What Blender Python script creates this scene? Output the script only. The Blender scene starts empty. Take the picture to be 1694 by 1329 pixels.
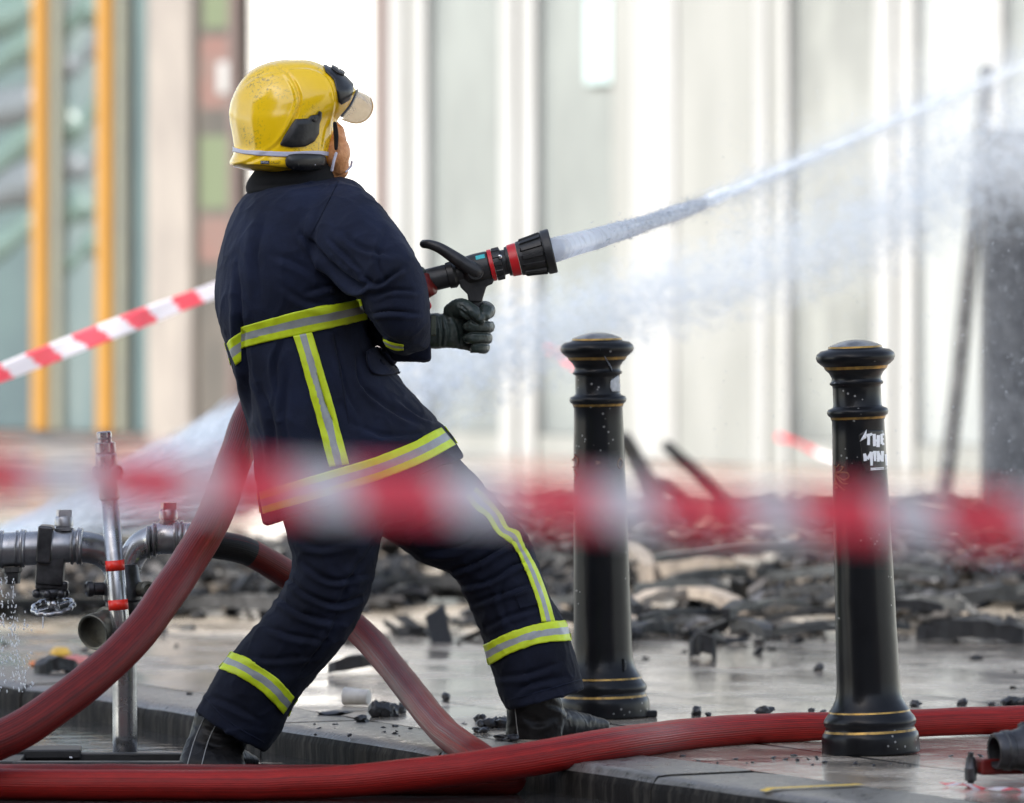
import bpy, bmesh, math, random
import numpy as np
from mathutils import Vector, Matrix, noise as mnoise
from mathutils.bvhtree import BVHTree
random.seed(7); RNG = np.random.default_rng(7)
scene = bpy.context.scene
C = scene.collection
R = math.radians

# ------------------------------------------------------------------ camera
F, CX, HY, CH, D0 = 11000.0, 847.0, 395.0, 1.18, 15.7     # focal length in photo pixels, horizon row, camera height
cam_d = bpy.data.cameras.new('camera'); cam = bpy.data.objects.new('camera', cam_d); C.objects.link(cam)
cam.location = (0, 0, CH); cam.rotation_euler = (R(90), 0, 0)
cam_d.sensor_width = 36; cam_d.lens = F * 36 / 1694
cam_d.shift_y = -(664.5 - HY) / 1694
cam_d.clip_start = 0.5; cam_d.clip_end = 500
cam_d.dof.use_dof = True; cam_d.dof.focus_distance = 15.5
cam_d.dof.aperture_fstop = (cam_d.lens / 1000) / 0.070
scene.camera = cam

# ------------------------------------------------------------------ light
SUN_AZ, SUN_EL = R(-35), R(38)     # sun to the left of and behind the camera
w = bpy.data.worlds.new('World'); scene.world = w; w.use_nodes = True
nt = w.node_tree; bg = nt.nodes['Background']
sky = nt.nodes.new('ShaderNodeTexSky'); sky.sky_type = 'NISHITA'; sky.sun_disc = False
sky.sun_elevation = SUN_EL; sky.sun_rotation = R(180) - SUN_AZ
bw = nt.nodes.new('ShaderNodeRGBToBW'); tint = nt.nodes.new('ShaderNodeMix'); tint.data_type = 'RGBA'; tint.blend_type = 'MULTIPLY'; tint.inputs[0].default_value = 1; tint.inputs[7].default_value = (1.06, 1.0, .93, 1)
hz_ = nt.nodes.new('ShaderNodeMix'); hz_.data_type = 'RGBA'; hz_.inputs[0].default_value = .45      # thin bright cloud over the blue
nt.links.new(sky.outputs[0], bw.inputs[0]); nt.links.new(bw.outputs[0], tint.inputs[6]); nt.links.new(sky.outputs[0], hz_.inputs[6]); nt.links.new(tint.outputs[2], hz_.inputs[7]); nt.links.new(hz_.outputs[2], bg.inputs[0]); bg.inputs[1].default_value = 0.15
sl = bpy.data.lights.new('sun', 'SUN'); sl.energy = 4.2; sl.angle = R(0.53); sl.color = (1, .97, .92)
sun = bpy.data.objects.new('sun', sl); C.objects.link(sun)
sdir = Vector((math.sin(SUN_AZ) * math.cos(SUN_EL), -math.cos(SUN_AZ) * math.cos(SUN_EL), math.sin(SUN_EL)))
sun.rotation_euler = sdir.to_track_quat('Z', 'Y').to_euler()
sun.location = (-8, -8, 14)
scene.view_settings.view_transform = 'Standard'; scene.view_settings.look = 'None'
scene.view_settings.exposure = 1.5; scene.view_settings.gamma = 1
scene.render.engine = 'CYCLES'
cy = scene.cycles
cy.use_denoising = True; cy.max_bounces = 8; cy.transparent_max_bounces = 24; cy.volume_bounces = 1
cy.sample_clamp_indirect = 6; cy.caustics_reflective = False; cy.caustics_refractive = False

# ------------------------------------------------------------------ mapping helpers
def P(px, py, d): return Vector(((px - CX) * d / F, d, CH - (py - HY) * d / F))
def PP(px, py, dy=0.0): return P(px, py, D0 + dy)
def G(px, py, z=0.0): return P(px, py, F * (CH - z) / (py - HY))
ROADZ = -.068       # road (under a film of water) below the pavement
S0 = D0 / F     # metres per photo pixel at the firefighter

# ------------------------------------------------------------------ materials
def mat(name, col, rough=.5, metal=0., var=0., vscale=8., col2=None, bump=0., bscale=60., spec=.5, coat=0., rvar=0., sheen=0.,
        trans=0., emit=None, stretch=None, coords='Object', alpha=1., bdist=.002, lo=.35, hi=.65, detail=6.):
    m = bpy.data.materials.new(name); m.use_nodes = True
    t = m.node_tree; b = t.nodes['Principled BSDF']; L = t.links.new
    b.inputs['Base Color'].default_value = (*col, 1); b.inputs['Roughness'].default_value = rough
    b.inputs['Metallic'].default_value = metal; b.inputs['Specular IOR Level'].default_value = spec
    b.inputs['Coat Weight'].default_value = coat; b.inputs['Coat Roughness'].default_value = .12
    b.inputs['Sheen Weight'].default_value = sheen; b.inputs['Transmission Weight'].default_value = trans
    b.inputs['Alpha'].default_value = alpha
    tc = t.nodes.new('ShaderNodeTexCoord'); vec = tc.outputs[coords]
    if stretch:
        mp = t.nodes.new('ShaderNodeMapping'); mp.inputs['Scale'].default_value = stretch; L(vec, mp.inputs[0]); vec = mp.outputs[0]
    if col2 or var or rvar:
        n = t.nodes.new('ShaderNodeTexNoise'); n.inputs['Scale'].default_value = vscale; n.inputs['Detail'].default_value = detail
        n.inputs['Roughness'].default_value = .62; L(vec, n.inputs['Vector'])
        r = t.nodes.new('ShaderNodeMapRange'); r.inputs[1].default_value = lo; r.inputs[2].default_value = hi; L(n.outputs[0], r.inputs[0])
        if col2 or var:
            mx = t.nodes.new('ShaderNodeMix'); mx.data_type = 'RGBA'; L(r.outputs[0], mx.inputs[0])
            c2 = col2 or tuple(min(1, c * (1 + var)) for c in col); c1 = col if col2 else tuple(c * (1 - var) for c in col)
            mx.inputs[6].default_value = (*c1, 1); mx.inputs[7].default_value = (*c2, 1); L(mx.outputs[2], b.inputs['Base Color'])
        if rvar:
            rr = t.nodes.new('ShaderNodeMapRange'); L(r.outputs[0], rr.inputs[0])
            rr.inputs[3].default_value = max(0, rough - rvar); rr.inputs[4].default_value = min(1, rough + rvar); L(rr.outputs[0], b.inputs['Roughness'])
    if bump:
        n2 = t.nodes.new('ShaderNodeTexNoise'); n2.inputs['Scale'].default_value = bscale; n2.inputs['Detail'].default_value = 5; L(vec, n2.inputs['Vector'])
        bp = t.nodes.new('ShaderNodeBump'); bp.inputs['Strength'].default_value = bump; bp.inputs['Distance'].default_value = bdist
        L(n2.outputs[0], bp.inputs['Height']); L(bp.outputs[0], b.inputs['Normal'])
    m['base'] = 1
    return m
def nodes(m): return m.node_tree.nodes, m.node_tree.links.new, m.node_tree.nodes['Principled BSDF']

# ------------------------------------------------------------------ object helpers
def tag(o, label=None, cat=None, group=None, kind=None):
    if label: o['label'] = label
    if cat: o['category'] = cat
    if group: o['group'] = group
    if kind: o['kind'] = kind
    return o
def empty(name, loc, label, cat, group=None):
    o = bpy.data.objects.new(name, None); C.objects.link(o); o.location = loc; o.empty_display_size = .1
    return tag(o, label, cat, group)
def wloc(o):
    v = o.location.copy()
    while o.parent: o = o.parent; v += o.location
    return v
def obj(name, me, mats, parent=None, smooth=True, origin=None):
    """links a mesh given in world coordinates; its own origin is put at its centre"""
    if isinstance(me, bmesh.types.BMesh):
        bm = me; me = bpy.data.meshes.new(name); bm.to_mesh(me); bm.free()
    me.name = name
    if mats is not None:
        for m in (mats if isinstance(mats, (list, tuple)) else [mats]): me.materials.append(m)
    n = len(me.vertices); co = np.empty(n * 3, 'f'); me.vertices.foreach_get('co', co); co = co.reshape(-1, 3)
    if origin is None: origin = Vector(((co[:, 0].min() + co[:, 0].max()) / 2, (co[:, 1].min() + co[:, 1].max()) / 2, float(co[:, 2].min())))
    co -= np.array(origin, 'f'); me.vertices.foreach_set('co', co.ravel()); me.update()
    if smooth: me.shade_smooth()
    else: me.shade_flat()
    o = bpy.data.objects.new(name, me); C.objects.link(o)
    if parent: o.parent = parent; o.location = Vector(origin) - wloc(parent)
    else: o.location = origin
    return o
def ab(o, deg=35):
    md = o.modifiers.new('split', 'EDGE_SPLIT'); md.split_angle = R(deg); return o
def bevel(o, w_=.004, seg=2):
    md = o.modifiers.new('bevel', 'BEVEL'); md.width = w_; md.segments = seg; md.limit_method = 'ANGLE'; md.angle_limit = R(40); return o
def add_box(bm, c, s, rot=None, mi=0):
    r = bmesh.ops.create_cube(bm, size=1)['verts']
    M = Matrix.Translation(c) @ (rot.to_4x4() if rot else Matrix()) @ Matrix.Diagonal((*s, 1))
    bmesh.ops.transform(bm, matrix=M, verts=r)
    for f in {f for v in r for f in v.link_faces}: f.material_index = mi
    return r
def frame(axis):
    a = Vector(axis).normalized(); u = a.cross(Vector((0, 0, 1)))
    if u.length < 1e-3: u = a.cross(Vector((1, 0, 0)))
    u.normalize(); return a, u, u.cross(a).normalized()
def add_lathe(bm, prof, org, axis, n=48, mi=0, rfun=None, cap=True):
    """prof: (t along axis, radius[, material])"""
    a, u, v = frame(axis); rings = []
    for p in prof:
        t, r = p[0], p[1]; ring = []
        for k in range(n):
            th = 2 * math.pi * k / n; rr = r if rfun is None else rfun(t, r, th)
            ring.append(bm.verts.new(Vector(org) + a * t + (u * math.cos(th) + v * math.sin(th)) * rr))
        rings.append(ring)
    for i in range(len(rings) - 1):
        m_ = prof[i][2] if len(prof[i]) > 2 else mi
        for k in range(n):
            f = bm.faces.new((rings[i][k], rings[i][(k + 1) % n], rings[i + 1][(k + 1) % n], rings[i + 1][k])); f.material_index = m_
    if cap:
        f = bm.faces.new(rings[0][::-1]); f.material_index = mi
        f = bm.faces.new(rings[-1]); f.material_index = mi
    return rings
def catmull(pts, steps):
    pts = [np.array(p, float) for p in pts]; out = []
    q = [2 * pts[0] - pts[1]] + pts + [2 * pts[-1] - pts[-2]]
    for i in range(1, len(q) - 2):
        for s in range(steps):
            t = s / steps
            out.append(.5 * ((2 * q[i]) + (q[i + 1] - q[i - 1]) * t + (2 * q[i - 1] - 5 * q[i] + 4 * q[i + 1] - q[i + 2]) * t * t + (3 * q[i] - q[i - 1] - 3 * q[i + 1] + q[i + 2]) * t ** 3))
    out.append(q[-2]); return out
def add_tube(bm, pts, rad, n=20, steps=8, caps='round', uv=None, mi=0, flat=1.0):
    """swept tube; pts 3D, rad one value or one per point; writes uv (u round, v metres along) if given"""
    rads = rad if isinstance(rad, (list, tuple)) else [rad] * len(pts)
    q = catmull([(*p, r) for p, r in zip(pts, rads)], steps)
    c = [Vector(x[:3]) for x in q]; r = [max(1e-4, float(x[3])) for x in q]
    if caps == 'round':
        d0 = (c[0] - c[1]).normalized(); d1 = (c[-1] - c[-2]).normalized(); pre, post = [], []
        for a_ in (85, 65, 40, 20):
            pre.append((c[0] + d0 * r[0] * math.sin(R(a_)), r[0] * math.cos(R(a_)))); post.insert(0, (c[-1] + d1 * r[-1] * math.sin(R(a_)), r[-1] * math.cos(R(a_))))
        c = [p for p, _ in pre] + c + [p for p, _ in post]; r = [x for _, x in pre] + r + [x for _, x in post]
    tan = [(c[min(i + 1, len(c) - 1)] - c[max(i - 1, 0)]).normalized() for i in range(len(c))]
    _, u, v = frame(tan[0]); rings = []; L_ = 0; Ls = []
    uvl = bm.loops.layers.uv.verify() if uv else None
    for i in range(len(c)):
        if i:
            ax = tan[i - 1].cross(tan[i])
            if ax.length > 1e-7:
                M = Matrix.Rotation(tan[i - 1].angle(tan[i]), 3, ax.normalized()); u = M @ u; v = M @ v
            L_ += (c[i] - c[i - 1]).length
        Ls.append(L_)
        rings.append([bm.verts.new(c[i] + (u * math.cos(2 * math.pi * k / n) + v * math.sin(2 * math.pi * k / n) * flat) * r[i]) for k in range(n)])
    for i in range(len(rings) - 1):
        for k in range(n):
            f = bm.faces.new((rings[i][k], rings[i][(k + 1) % n], rings[i + 1][(k + 1) % n], rings[i + 1][k])); f.material_index = mi
            if uv:
                for lp, (uu, vv) in zip(f.loops, ((k / n, Ls[i]), ((k + 1) / n, Ls[i]), ((k + 1) / n, Ls[i + 1]), (k / n, Ls[i + 1]))): lp[uvl].uv = (uu, vv)
    bm.faces.new(rings[0][::-1]); bm.faces.new(rings[-1])
def add_lr(bm, rings, n=40, steps=6, e=2.2):
    """closed loft through rings given by their left and right outline points in the photo and a half depth:
       (Lx, Ly, Rx, Ry, half_depth_m, dy)"""
    q = catmull(rings, steps); prev = None; first = None
    for x in q:
        Lp, Rp = PP(x[0], x[1], x[5]), PP(x[2], x[3], x[5]); c = (Lp + Rp) / 2; u = (Rp - Lp) / 2; b = max(.003, x[4]); ring = []
        for k in range(n):
            th = 2 * math.pi * k / n; cs, sn = math.cos(th), math.sin(th)
            ring.append(bm.verts.new(c + u * (math.copysign(abs(cs) ** (2 / e), cs)) + Vector((0, b * math.copysign(abs(sn) ** (2 / e), sn), 0))))
        if prev:
            for k in range(n): bm.faces.new((prev[k], prev[(k + 1) % n], ring[(k + 1) % n], ring[k]))
        else: first = ring
        prev = ring
    bm.faces.new(first[::-1]); bm.faces.new(prev)
def remesh(bm, voxel, smooth=6, fac=.5):
    bmesh.ops.recalc_face_normals(bm, faces=bm.faces[:])
    me = bpy.data.meshes.new('tmp'); bm.to_mesh(me); bm.free()
    o = bpy.data.objects.new('tmp', me); C.objects.link(o)
    m = o.modifiers.new('r', 'REMESH'); m.mode = 'VOXEL'; m.voxel_size = voxel
    if smooth: s = o.modifiers.new('s', 'SMOOTH'); s.factor = fac; s.iterations = smooth
    dg = bpy.context.evaluated_depsgraph_get(); dg.update()
    out = bpy.data.meshes.new_from_object(o.evaluated_get(dg))
    bpy.data.objects.remove(o); bpy.data.meshes.remove(me); return out
def get_co(me):
    n = len(me.vertices); co = np.empty(n * 3, 'f'); me.vertices.foreach_get('co', co)
    no = np.empty(n * 3, 'f'); me.vertex_normals.foreach_get('vector', no)
    return co.reshape(-1, 3).astype(float), no.reshape(-1, 3).astype(float)
def set_co(me, co): me.vertices.foreach_set('co', co.astype('f').ravel()); me.update()
def fnoise(co, sc, seed=0.0, octv=3):
    s = np.array(sc if hasattr(sc, '__len__') else (sc, sc, sc)); q = co * s + seed
    return np.array([mnoise.fractal(Vector(p), .9, 2.1, octv) for p in q])
def folds(me, lst, facing=True):
    """creases: polylines in photo pixels with depth (m) and width (px); a valley with a ridge on one side"""
    co, no = get_co(me)
    px = CX + co[:, 0] / co[:, 1] * F; py = HY + (CH - co[:, 2]) / co[:, 1] * F
    wgt = np.clip((.35 - no[:, 1]) * 2, 0, 1) if facing else 1
    disp = np.zeros(len(co))
    for pl, A, W in lst:
        pl = np.array(catmull(pl, 5)) if len(pl) > 2 else np.array(pl, float)
        best = np.full(len(co), 1e9); sgn = np.zeros(len(co)); tt = np.zeros(len(co)); nseg = len(pl) - 1
        for i in range(nseg):
            a, b = pl[i], pl[i + 1]; ab_ = b - a; l2 = (ab_ ** 2).sum() + 1e-9
            t = np.clip(((px - a[0]) * ab_[0] + (py - a[1]) * ab_[1]) / l2, 0, 1)
            dx = px - a[0] - t * ab_[0]; dy = py - a[1] - t * ab_[1]; d = np.hypot(dx, dy); k = d < best
            best[k] = d[k]; sgn[k] = np.sign(ab_[0] * dy - ab_[1] * dx)[k]; tt[k] = ((i + t) / nseg)[k]
        taper = np.clip(np.sin(np.pi * np.clip(tt, .02, .98)), 0, 1) ** .6
        sd = best * sgn
        disp += A * taper * (-np.exp(-(sd / W) ** 2) + .75 * np.exp(-((sd - 1.9 * W) / (1.1 * W)) ** 2))
    co += no * (disp * wgt)[:, None]; set_co(me, co)
def cloth_noise(me, amp, sc, seed=0., fine=.0):
    co, no = get_co(me)
    d = amp * fnoise(co, sc, seed, 3)
    rid = 1 - np.abs(fnoise(co, (sc[0] * 1.7, sc[1] * 1.7, sc[2] * 1.7), seed + 9, 2)) * 2
    d += amp * .7 * np.clip(rid, 0, 1) ** 3
    set_co(me, co + no * d[:, None])
def bvh(me):
    return BVHTree.FromPolygons([v.co.copy() for v in me.vertices], [tuple(p.vertices) for p in me.polygons])
CAM = Vector((0, 0, CH))
def camhit(tree, px, py):
    dv = (P(px, py, 1.0) - CAM).normalized(); h = tree.ray_cast(CAM, dv)
    if h[0] is None:
        # outside the outline: nearest point of the surface
        best = tree.find_nearest(PP(px, py, 0)); return best[0], best[1]
    return h[0], h[1]
def resample(pts, n):
    pts = [np.array(p, float) for p in pts]
    q = catmull(pts, 10) if len(pts) > 2 else pts
    L_ = [0]
    for a, b in zip(q, q[1:]): L_.append(L_[-1] + np.linalg.norm(b - a))
    return [np.array([np.interp(L_[-1] * i / (n - 1), L_, [p[k] for p in q]) for k in range(len(q[0]))]) for i in range(n)]
def sheet(bm, grid, mi=lambda j: 0):
    vs = [[bm.verts.new(p) for p in row] for row in grid]
    for i in range(len(vs) - 1):
        for j in range(len(vs[0]) - 1):
            f = bm.faces.new((vs[i][j], vs[i + 1][j], vs[i + 1][j + 1], vs[i][j + 1])); f.material_index = mi(j)
def camstrip(name, A, B, tree, mats, parent, off=.003, n=40, m=12, mi=None, th=.0016):
    ea, eb = resample(A, n), resample(B, n); grid = []
    for a, b in zip(ea, eb):
        row = []
        for j in range(m + 1):
            p = a + (b - a) * j / m; h, no = camhit(tree, *p); row.append(h + no * off)
        grid.append(row)
    bm = bmesh.new(); sheet(bm, grid, mi or (lambda j: 0))
    o = obj(name, bm, mats, parent); s = o.modifiers.new('solid', 'SOLIDIFY'); s.thickness = th; s.offset = 0; return o
def polydist(bd, x, y):
    a, b = bd, np.roll(bd, -1, 0); ab_ = b - a; p = np.array([x, y]); t = np.clip(((p - a) * ab_).sum(1) / ((ab_ ** 2).sum(1) + 1e-9), 0, 1)
    return float(np.min(np.hypot(*(a + ab_ * t[:, None] - p).T)))
def patch(name, poly, tree, mats, parent, off=.003, step=4.0, th=.004, curve=True, inflate=0.0, bev=0):
    """polygon in photo pixels laid on a surface, given thickness"""
    pts = resample(poly + [poly[0]], max(12, int(len(poly) * 6)))[:-1] if curve else [np.array(p, float) for p in poly]
    bm = bmesh.new(); vs = [bm.verts.new((p[0], p[1], 0)) for p in pts]
    es = [bm.edges.new((vs[i], vs[(i + 1) % len(vs)])) for i in range(len(vs))]
    bmesh.ops.triangle_fill(bm, use_beauty=True, use_dissolve=False, edges=es)
    for _ in range(5):
        long = [e for e in bm.edges if e.calc_length() > step]
        if not long: break
        bmesh.ops.subdivide_edges(bm, edges=long, cuts=1); bmesh.ops.triangulate(bm, faces=[f for f in bm.faces if len(f.verts) > 3])
    bmesh.ops.beautify_fill(bm, faces=bm.faces[:], edges=bm.edges[:])
    bd = np.array([p[:2] for p in pts])
    for v in bm.verts:
        dist = 1.0
        if inflate: dist = min(1, polydist(bd, v.co.x, v.co.y) / 8.0)
        h, no = camhit(tree, v.co.x, v.co.y); v.co = h + no * (off + inflate * math.sqrt(dist))
    bmesh.ops.recalc_face_normals(bm, faces=bm.faces[:])
    if sum((f.normal.y for f in bm.faces)) > 0: bmesh.ops.reverse_faces(bm, faces=bm.faces[:])
    o = obj(name, bm, mats, parent)
    s = o.modifiers.new('solid', 'SOLIDIFY'); s.thickness = th; s.offset = 1
    return o

# ------------------------------------------------------------------ ground
# kerb line in the photo (front upper edge of the kerb stones, pavement level)
kp = [G(*p) for p in ((0, 1128), (230, 1162), (450, 1200), (620, 1226), (760, 1248), (950, 1268), (1263, 1312))]
dleft = (kp[0] - kp[1]).normalized(); dright = (kp[-1] - kp[-2]).normalized()
dfar = Vector((-1, .35, 0)).normalized()
q0 = kp[0] + dleft * 1.2
kl = [q0 + dfar * k_ for k_ in (22, 18, 14, 10, 7, 4.5, 3, 2, 1.2, .5)] + [kp[0] + dleft * .5] + kp + [kp[-1] + dright * k_ for k_ in (.5, 1.2, 2.5, 4, 6.5, 10, 14)]
kl = [Vector(p) for p in resample(kl, 260)]
for p in kl: p.z = 0
def offs(line, w_):
    out = []
    for i, p in enumerate(line):
        t = (line[min(i + 1, len(line) - 1)] - line[max(i - 1, 0)]).normalized()
        out.append(p + Vector((-t.y, t.x, 0)) * w_)
    return out
# inner side = away from the road: choose the sign that increases y
KW = .27
inner = offs(kl, KW + .010)
if inner[150].y < kl[150].y: inner = offs(kl, -KW - .010); SG = -1
else: SG = 1

m_pave = mat('wet_paving', (.36, .31, .25), .14, var=.38, vscale=5, spec=.7, bump=.16, bscale=2.2, bdist=.02, stretch=(1, .5, 1))
ns, L, b = nodes(m_pave)
tc = ns.new('ShaderNodeTexCoord'); mp = ns.new('ShaderNodeMapping'); mp.inputs['Rotation'].default_value = (0, 0, R(62)); L(tc.outputs['Object'], mp.inputs[0])
br = ns.new('ShaderNodeTexBrick'); br.inputs['Scale'].default_value = 1.0; br.inputs['Brick Width'].default_value = .9; br.inputs['Row Height'].default_value = .6
br.inputs['Mortar Size'].default_value = .012; br.inputs['Mortar Smooth'].default_value = .3; L(mp.outputs[0], br.inputs['Vector'])
old = b.inputs['Base Color'].links[0].from_socket
mx = ns.new('ShaderNodeMix'); mx.data_type = 'RGBA'; L(br.outputs['Fac'], mx.inputs[0]); L(old, mx.inputs[6]); mx.inputs[7].default_value = (.03, .028, .025, 1); L(mx.outputs[2], b.inputs['Base Color'])
# puddled and merely damp areas
pn = ns.new('ShaderNodeTexNoise'); pn.inputs['Scale'].default_value = 2.6; pn.inputs['Detail'].default_value = 7; pn.inputs['Roughness'].default_value = .6; L(tc.outputs['Object'], pn.inputs['Vector'])
pr = ns.new('ShaderNodeMapRange'); pr.inputs[1].default_value = .42; pr.inputs[2].default_value = .62; pr.inputs[3].default_value = .03; pr.inputs[4].default_value = .34
L(pn.outputs[0], pr.inputs[0]); L(pr.outputs[0], b.inputs['Roughness'])
fine = ns.new('ShaderNodeTexNoise'); fine.inputs['Scale'].default_value = 90; fine.inputs['Detail'].default_value = 4; L(tc.outputs['Object'], fine.inputs['Vector'])
b0 = b.inputs['Normal'].links[0].from_node
b2 = ns.new('ShaderNodeBump'); b2.inputs['Strength'].default_value = .22; b2.inputs['Distance'].default_value = .002; L(fine.outputs[0], b2.inputs['Height']); L(b0.outputs[0], b2.inputs['Normal'])
b3 = ns.new('ShaderNodeBump'); b3.inputs['Strength'].default_value = .6; b3.inputs['Distance'].default_value = .004; b3.invert = True; L(br.outputs['Fac'], b3.inputs['Height']); L(b2.outputs[0], b3.inputs['Normal'])
rp = ns.new('ShaderNodeTexNoise'); rp.inputs['Scale'].default_value = 16; rp.inputs['Detail'].default_value = 3; L(tc.outputs['Object'], rp.inputs['Vector'])
b4 = ns.new('ShaderNodeBump'); b4.inputs['Strength'].default_value = .14; b4.inputs['Distance'].default_value = .006; L(rp.outputs[0], b4.inputs['Height']); L(b3.outputs[0], b4.inputs['Normal'])
L(b4.outputs[0], b.inputs['Normal'])

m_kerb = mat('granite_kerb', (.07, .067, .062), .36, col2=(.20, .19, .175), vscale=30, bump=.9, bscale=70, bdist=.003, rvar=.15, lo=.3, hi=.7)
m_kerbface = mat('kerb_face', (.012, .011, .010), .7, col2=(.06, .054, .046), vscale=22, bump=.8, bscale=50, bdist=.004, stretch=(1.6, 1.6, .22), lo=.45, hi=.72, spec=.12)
m_road = mat('wet_road', (.045, .043, .04), .06, var=.4, vscale=6, bump=.35, bscale=9, bdist=.012, spec=.6, stretch=(.7, 1.6, 1))
# pavement sheet: from the inner kerb edge out to the horizon side
bm = bmesh.new()
va = [bm.verts.new((p.x, p.y, 0)) for p in inner]
n_ = len(inner)
far = [Vector((p.x + (80 if True else 0), p.y, 0)) for p in inner]
vb = []
for i, p in enumerate(inner):
    f = i / (n_ - 1)
    vb.append(bm.verts.new((-60 + 140 * f, 90 - 60 * f * f, 0)))
for i in range(n_ - 1): bm.faces.new((va[i], va[i + 1], vb[i + 1], vb[i]))
bmesh.ops.recalc_face_normals(bm, faces=bm.faces[:])
if sum(f.normal.z for f in bm.faces) < 0: bmesh.ops.reverse_faces(bm, faces=bm.faces[:])
tag(obj('pavement', bm, m_pave, smooth=False, origin=Vector((0, 0, 0))), kind='structure')
bm = bmesh.new()
for v in ((-120, -120, ROADZ), (120, -120, ROADZ), (120, 150, ROADZ), (-120, 150, ROADZ)): bm.verts.new(v)
bm.faces.new(bm.verts[:]); tag(obj('road', bm, m_road, smooth=False, origin=Vector((0, 0, ROADZ))), kind='structure')
# kerb: stones about 0.9 m long with open joints
bm = bmesh.new(); acc = 0; total = [0]
for a, c in zip(kl, kl[1:]): total.append(total[-1] + (c - a).length)
Ltot = total[-1]; s = 0.0
def kat(s_, w_):
    k = int(np.searchsorted(total, min(s_, Ltot - 1e-4), side='right')) - 1
    f = (s_ - total[k]) / (total[k + 1] - total[k]); p = kl[k].lerp(kl[k + 1], f); t = (kl[k + 1] - kl[k]).normalized()
    return p + Vector((-t.y, t.x, 0)) * w_ * SG
while s < Ltot - 1:
    ln = random.uniform(.75, 1.0); jz = random.uniform(-.003, .003); jw = random.uniform(-.003, .003)
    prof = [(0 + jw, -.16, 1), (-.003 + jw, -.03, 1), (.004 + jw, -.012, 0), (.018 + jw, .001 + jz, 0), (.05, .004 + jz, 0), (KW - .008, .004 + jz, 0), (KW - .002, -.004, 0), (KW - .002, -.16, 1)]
    rings = []
    for i in range(9):
        ss = s + .004 + (ln - .008) * i / 8; e = .003 if i in (0, 8) else 0
        rings.append([bm.verts.new(kat(ss, w0 + (e if q < 3 else 0)) + Vector((0, 0, z0 - e + .0015 * mnoise.noise(Vector((ss * 9, w0 * 30, 0))))))
                      for q, (w0, z0, _) in enumerate(prof)])
    for i in range(8):
        for q in range(len(prof) - 1):
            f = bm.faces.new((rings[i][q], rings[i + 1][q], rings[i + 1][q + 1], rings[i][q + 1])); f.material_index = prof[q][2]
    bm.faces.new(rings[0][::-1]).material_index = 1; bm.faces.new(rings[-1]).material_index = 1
    s += ln
bmesh.ops.recalc_face_normals(bm, faces=bm.faces[:])
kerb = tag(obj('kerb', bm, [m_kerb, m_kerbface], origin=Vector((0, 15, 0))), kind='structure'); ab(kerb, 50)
# yellow painted mark across the kerb
m_yel = mat('worn_yellow_paint', (.75, .48, .03), .5, col2=(.35, .27, .10), vscale=60, lo=.45, hi=.75)
ya, yb = G(1262, 1311), G(1425, 1304)
t_ = (yb - ya).normalized(); q_ = Vector((-t_.y, t_.x, 0)) * .016
bm = bmesh.new(); sheet(bm, [[(ya + (yb - ya) * i / 12 + sgn * q_) + Vector((0, 0, .0085 if i > 0 else .003)) for sgn in (-1, 1)] for i in range(13)])
tag(obj('yellow_line', bm, m_yel, smooth=False), kind='structure')
# ------------------------------------------------------------------ shopfronts behind (about 35 m away)
WA, WB = P(0, HY, 38.0), P(1694, HY, 33.2); WA.z = WB.z = 0
wt = (WB - WA).normalized(); wn = Vector((wt.y, -wt.x, 0))
if wn.y > 0: wn = -wn
def wall_u(px):        # distance along the wall at which the view ray through column px meets it
    d = Vector(((px - CX) / F, 1, 0)); k = (WA.x * wt.y - WA.y * wt.x) / (d.x * wt.y - d.y * wt.x)
    return (d * k - WA).dot(wt)
WR = Matrix((wt, -wn, Vector((0, 0, 1)))).transposed()
def wbox(bm, u0, u1, z0, z1, o0, o1, mi=0):
    c = WA + wt * (u0 + u1) / 2 + wn * (o0 + o1) / 2 + Vector((0, 0, (z0 + z1) / 2))
    return add_box(bm, c, (u1 - u0, abs(o1 - o0), z1 - z0), WR, mi)
def wpart(name, rects, m, parent, bev_=.012):
    bm = bmesh.new()
    for r in rects: wbox(bm, *r)
    o = obj(name, bm, m, parent, smooth=False)
    if bev_: bevel(o, bev_, 2)
    return o
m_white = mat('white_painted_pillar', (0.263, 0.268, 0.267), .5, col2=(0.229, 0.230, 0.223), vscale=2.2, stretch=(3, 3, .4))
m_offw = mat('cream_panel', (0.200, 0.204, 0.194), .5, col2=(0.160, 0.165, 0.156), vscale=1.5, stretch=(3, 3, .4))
m_pinkw = mat('weathered_stucco', (0.205, 0.185, 0.164), .7, col2=(0.147, 0.132, 0.121), vscale=3, stretch=(3, 3, .6))
m_brown = mat('stained_brown_stone', (0.070, 0.062, 0.053), .7, col2=(0.038, 0.036, 0.032), vscale=2.5, stretch=(2, 2, .8))
m_bright = mat('clean_white_column', (.62, .61, .58), .5, col2=(.56, .55, .52), vscale=2)
m_dkbr = mat('dark_brown_frame', (.09, .065, .06), .5)
m_yelp = mat('yellow_painted_post', (0.238, 0.118, 0.016), .4, col2=(0.207, 0.101, 0.014), vscale=2)
m_crm = mat('pale_cream_post', (0.137, 0.143, 0.110), .45, col2=(0.116, 0.121, 0.104), vscale=3)
m_teal = mat('teal_glass_panel', (0.063, 0.100, 0.101), .18, col2=(0.032, 0.050, 0.061), vscale=.8, stretch=(1.5, 1.5, .7), lo=.3, hi=.7)
m_palet = mat('pale_teal_panel', (0.095, 0.121, 0.121), .25, col2=(0.053, 0.082, 0.090), vscale=1.2, stretch=(2, 2, .5))
m_green = mat('green_fascia_and_reflection', (0.069, 0.105, 0.091), .4, col2=(0.062, 0.096, 0.091), vscale=3)  # fascia colour, also the green of the reflections painted on the panes
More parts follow.
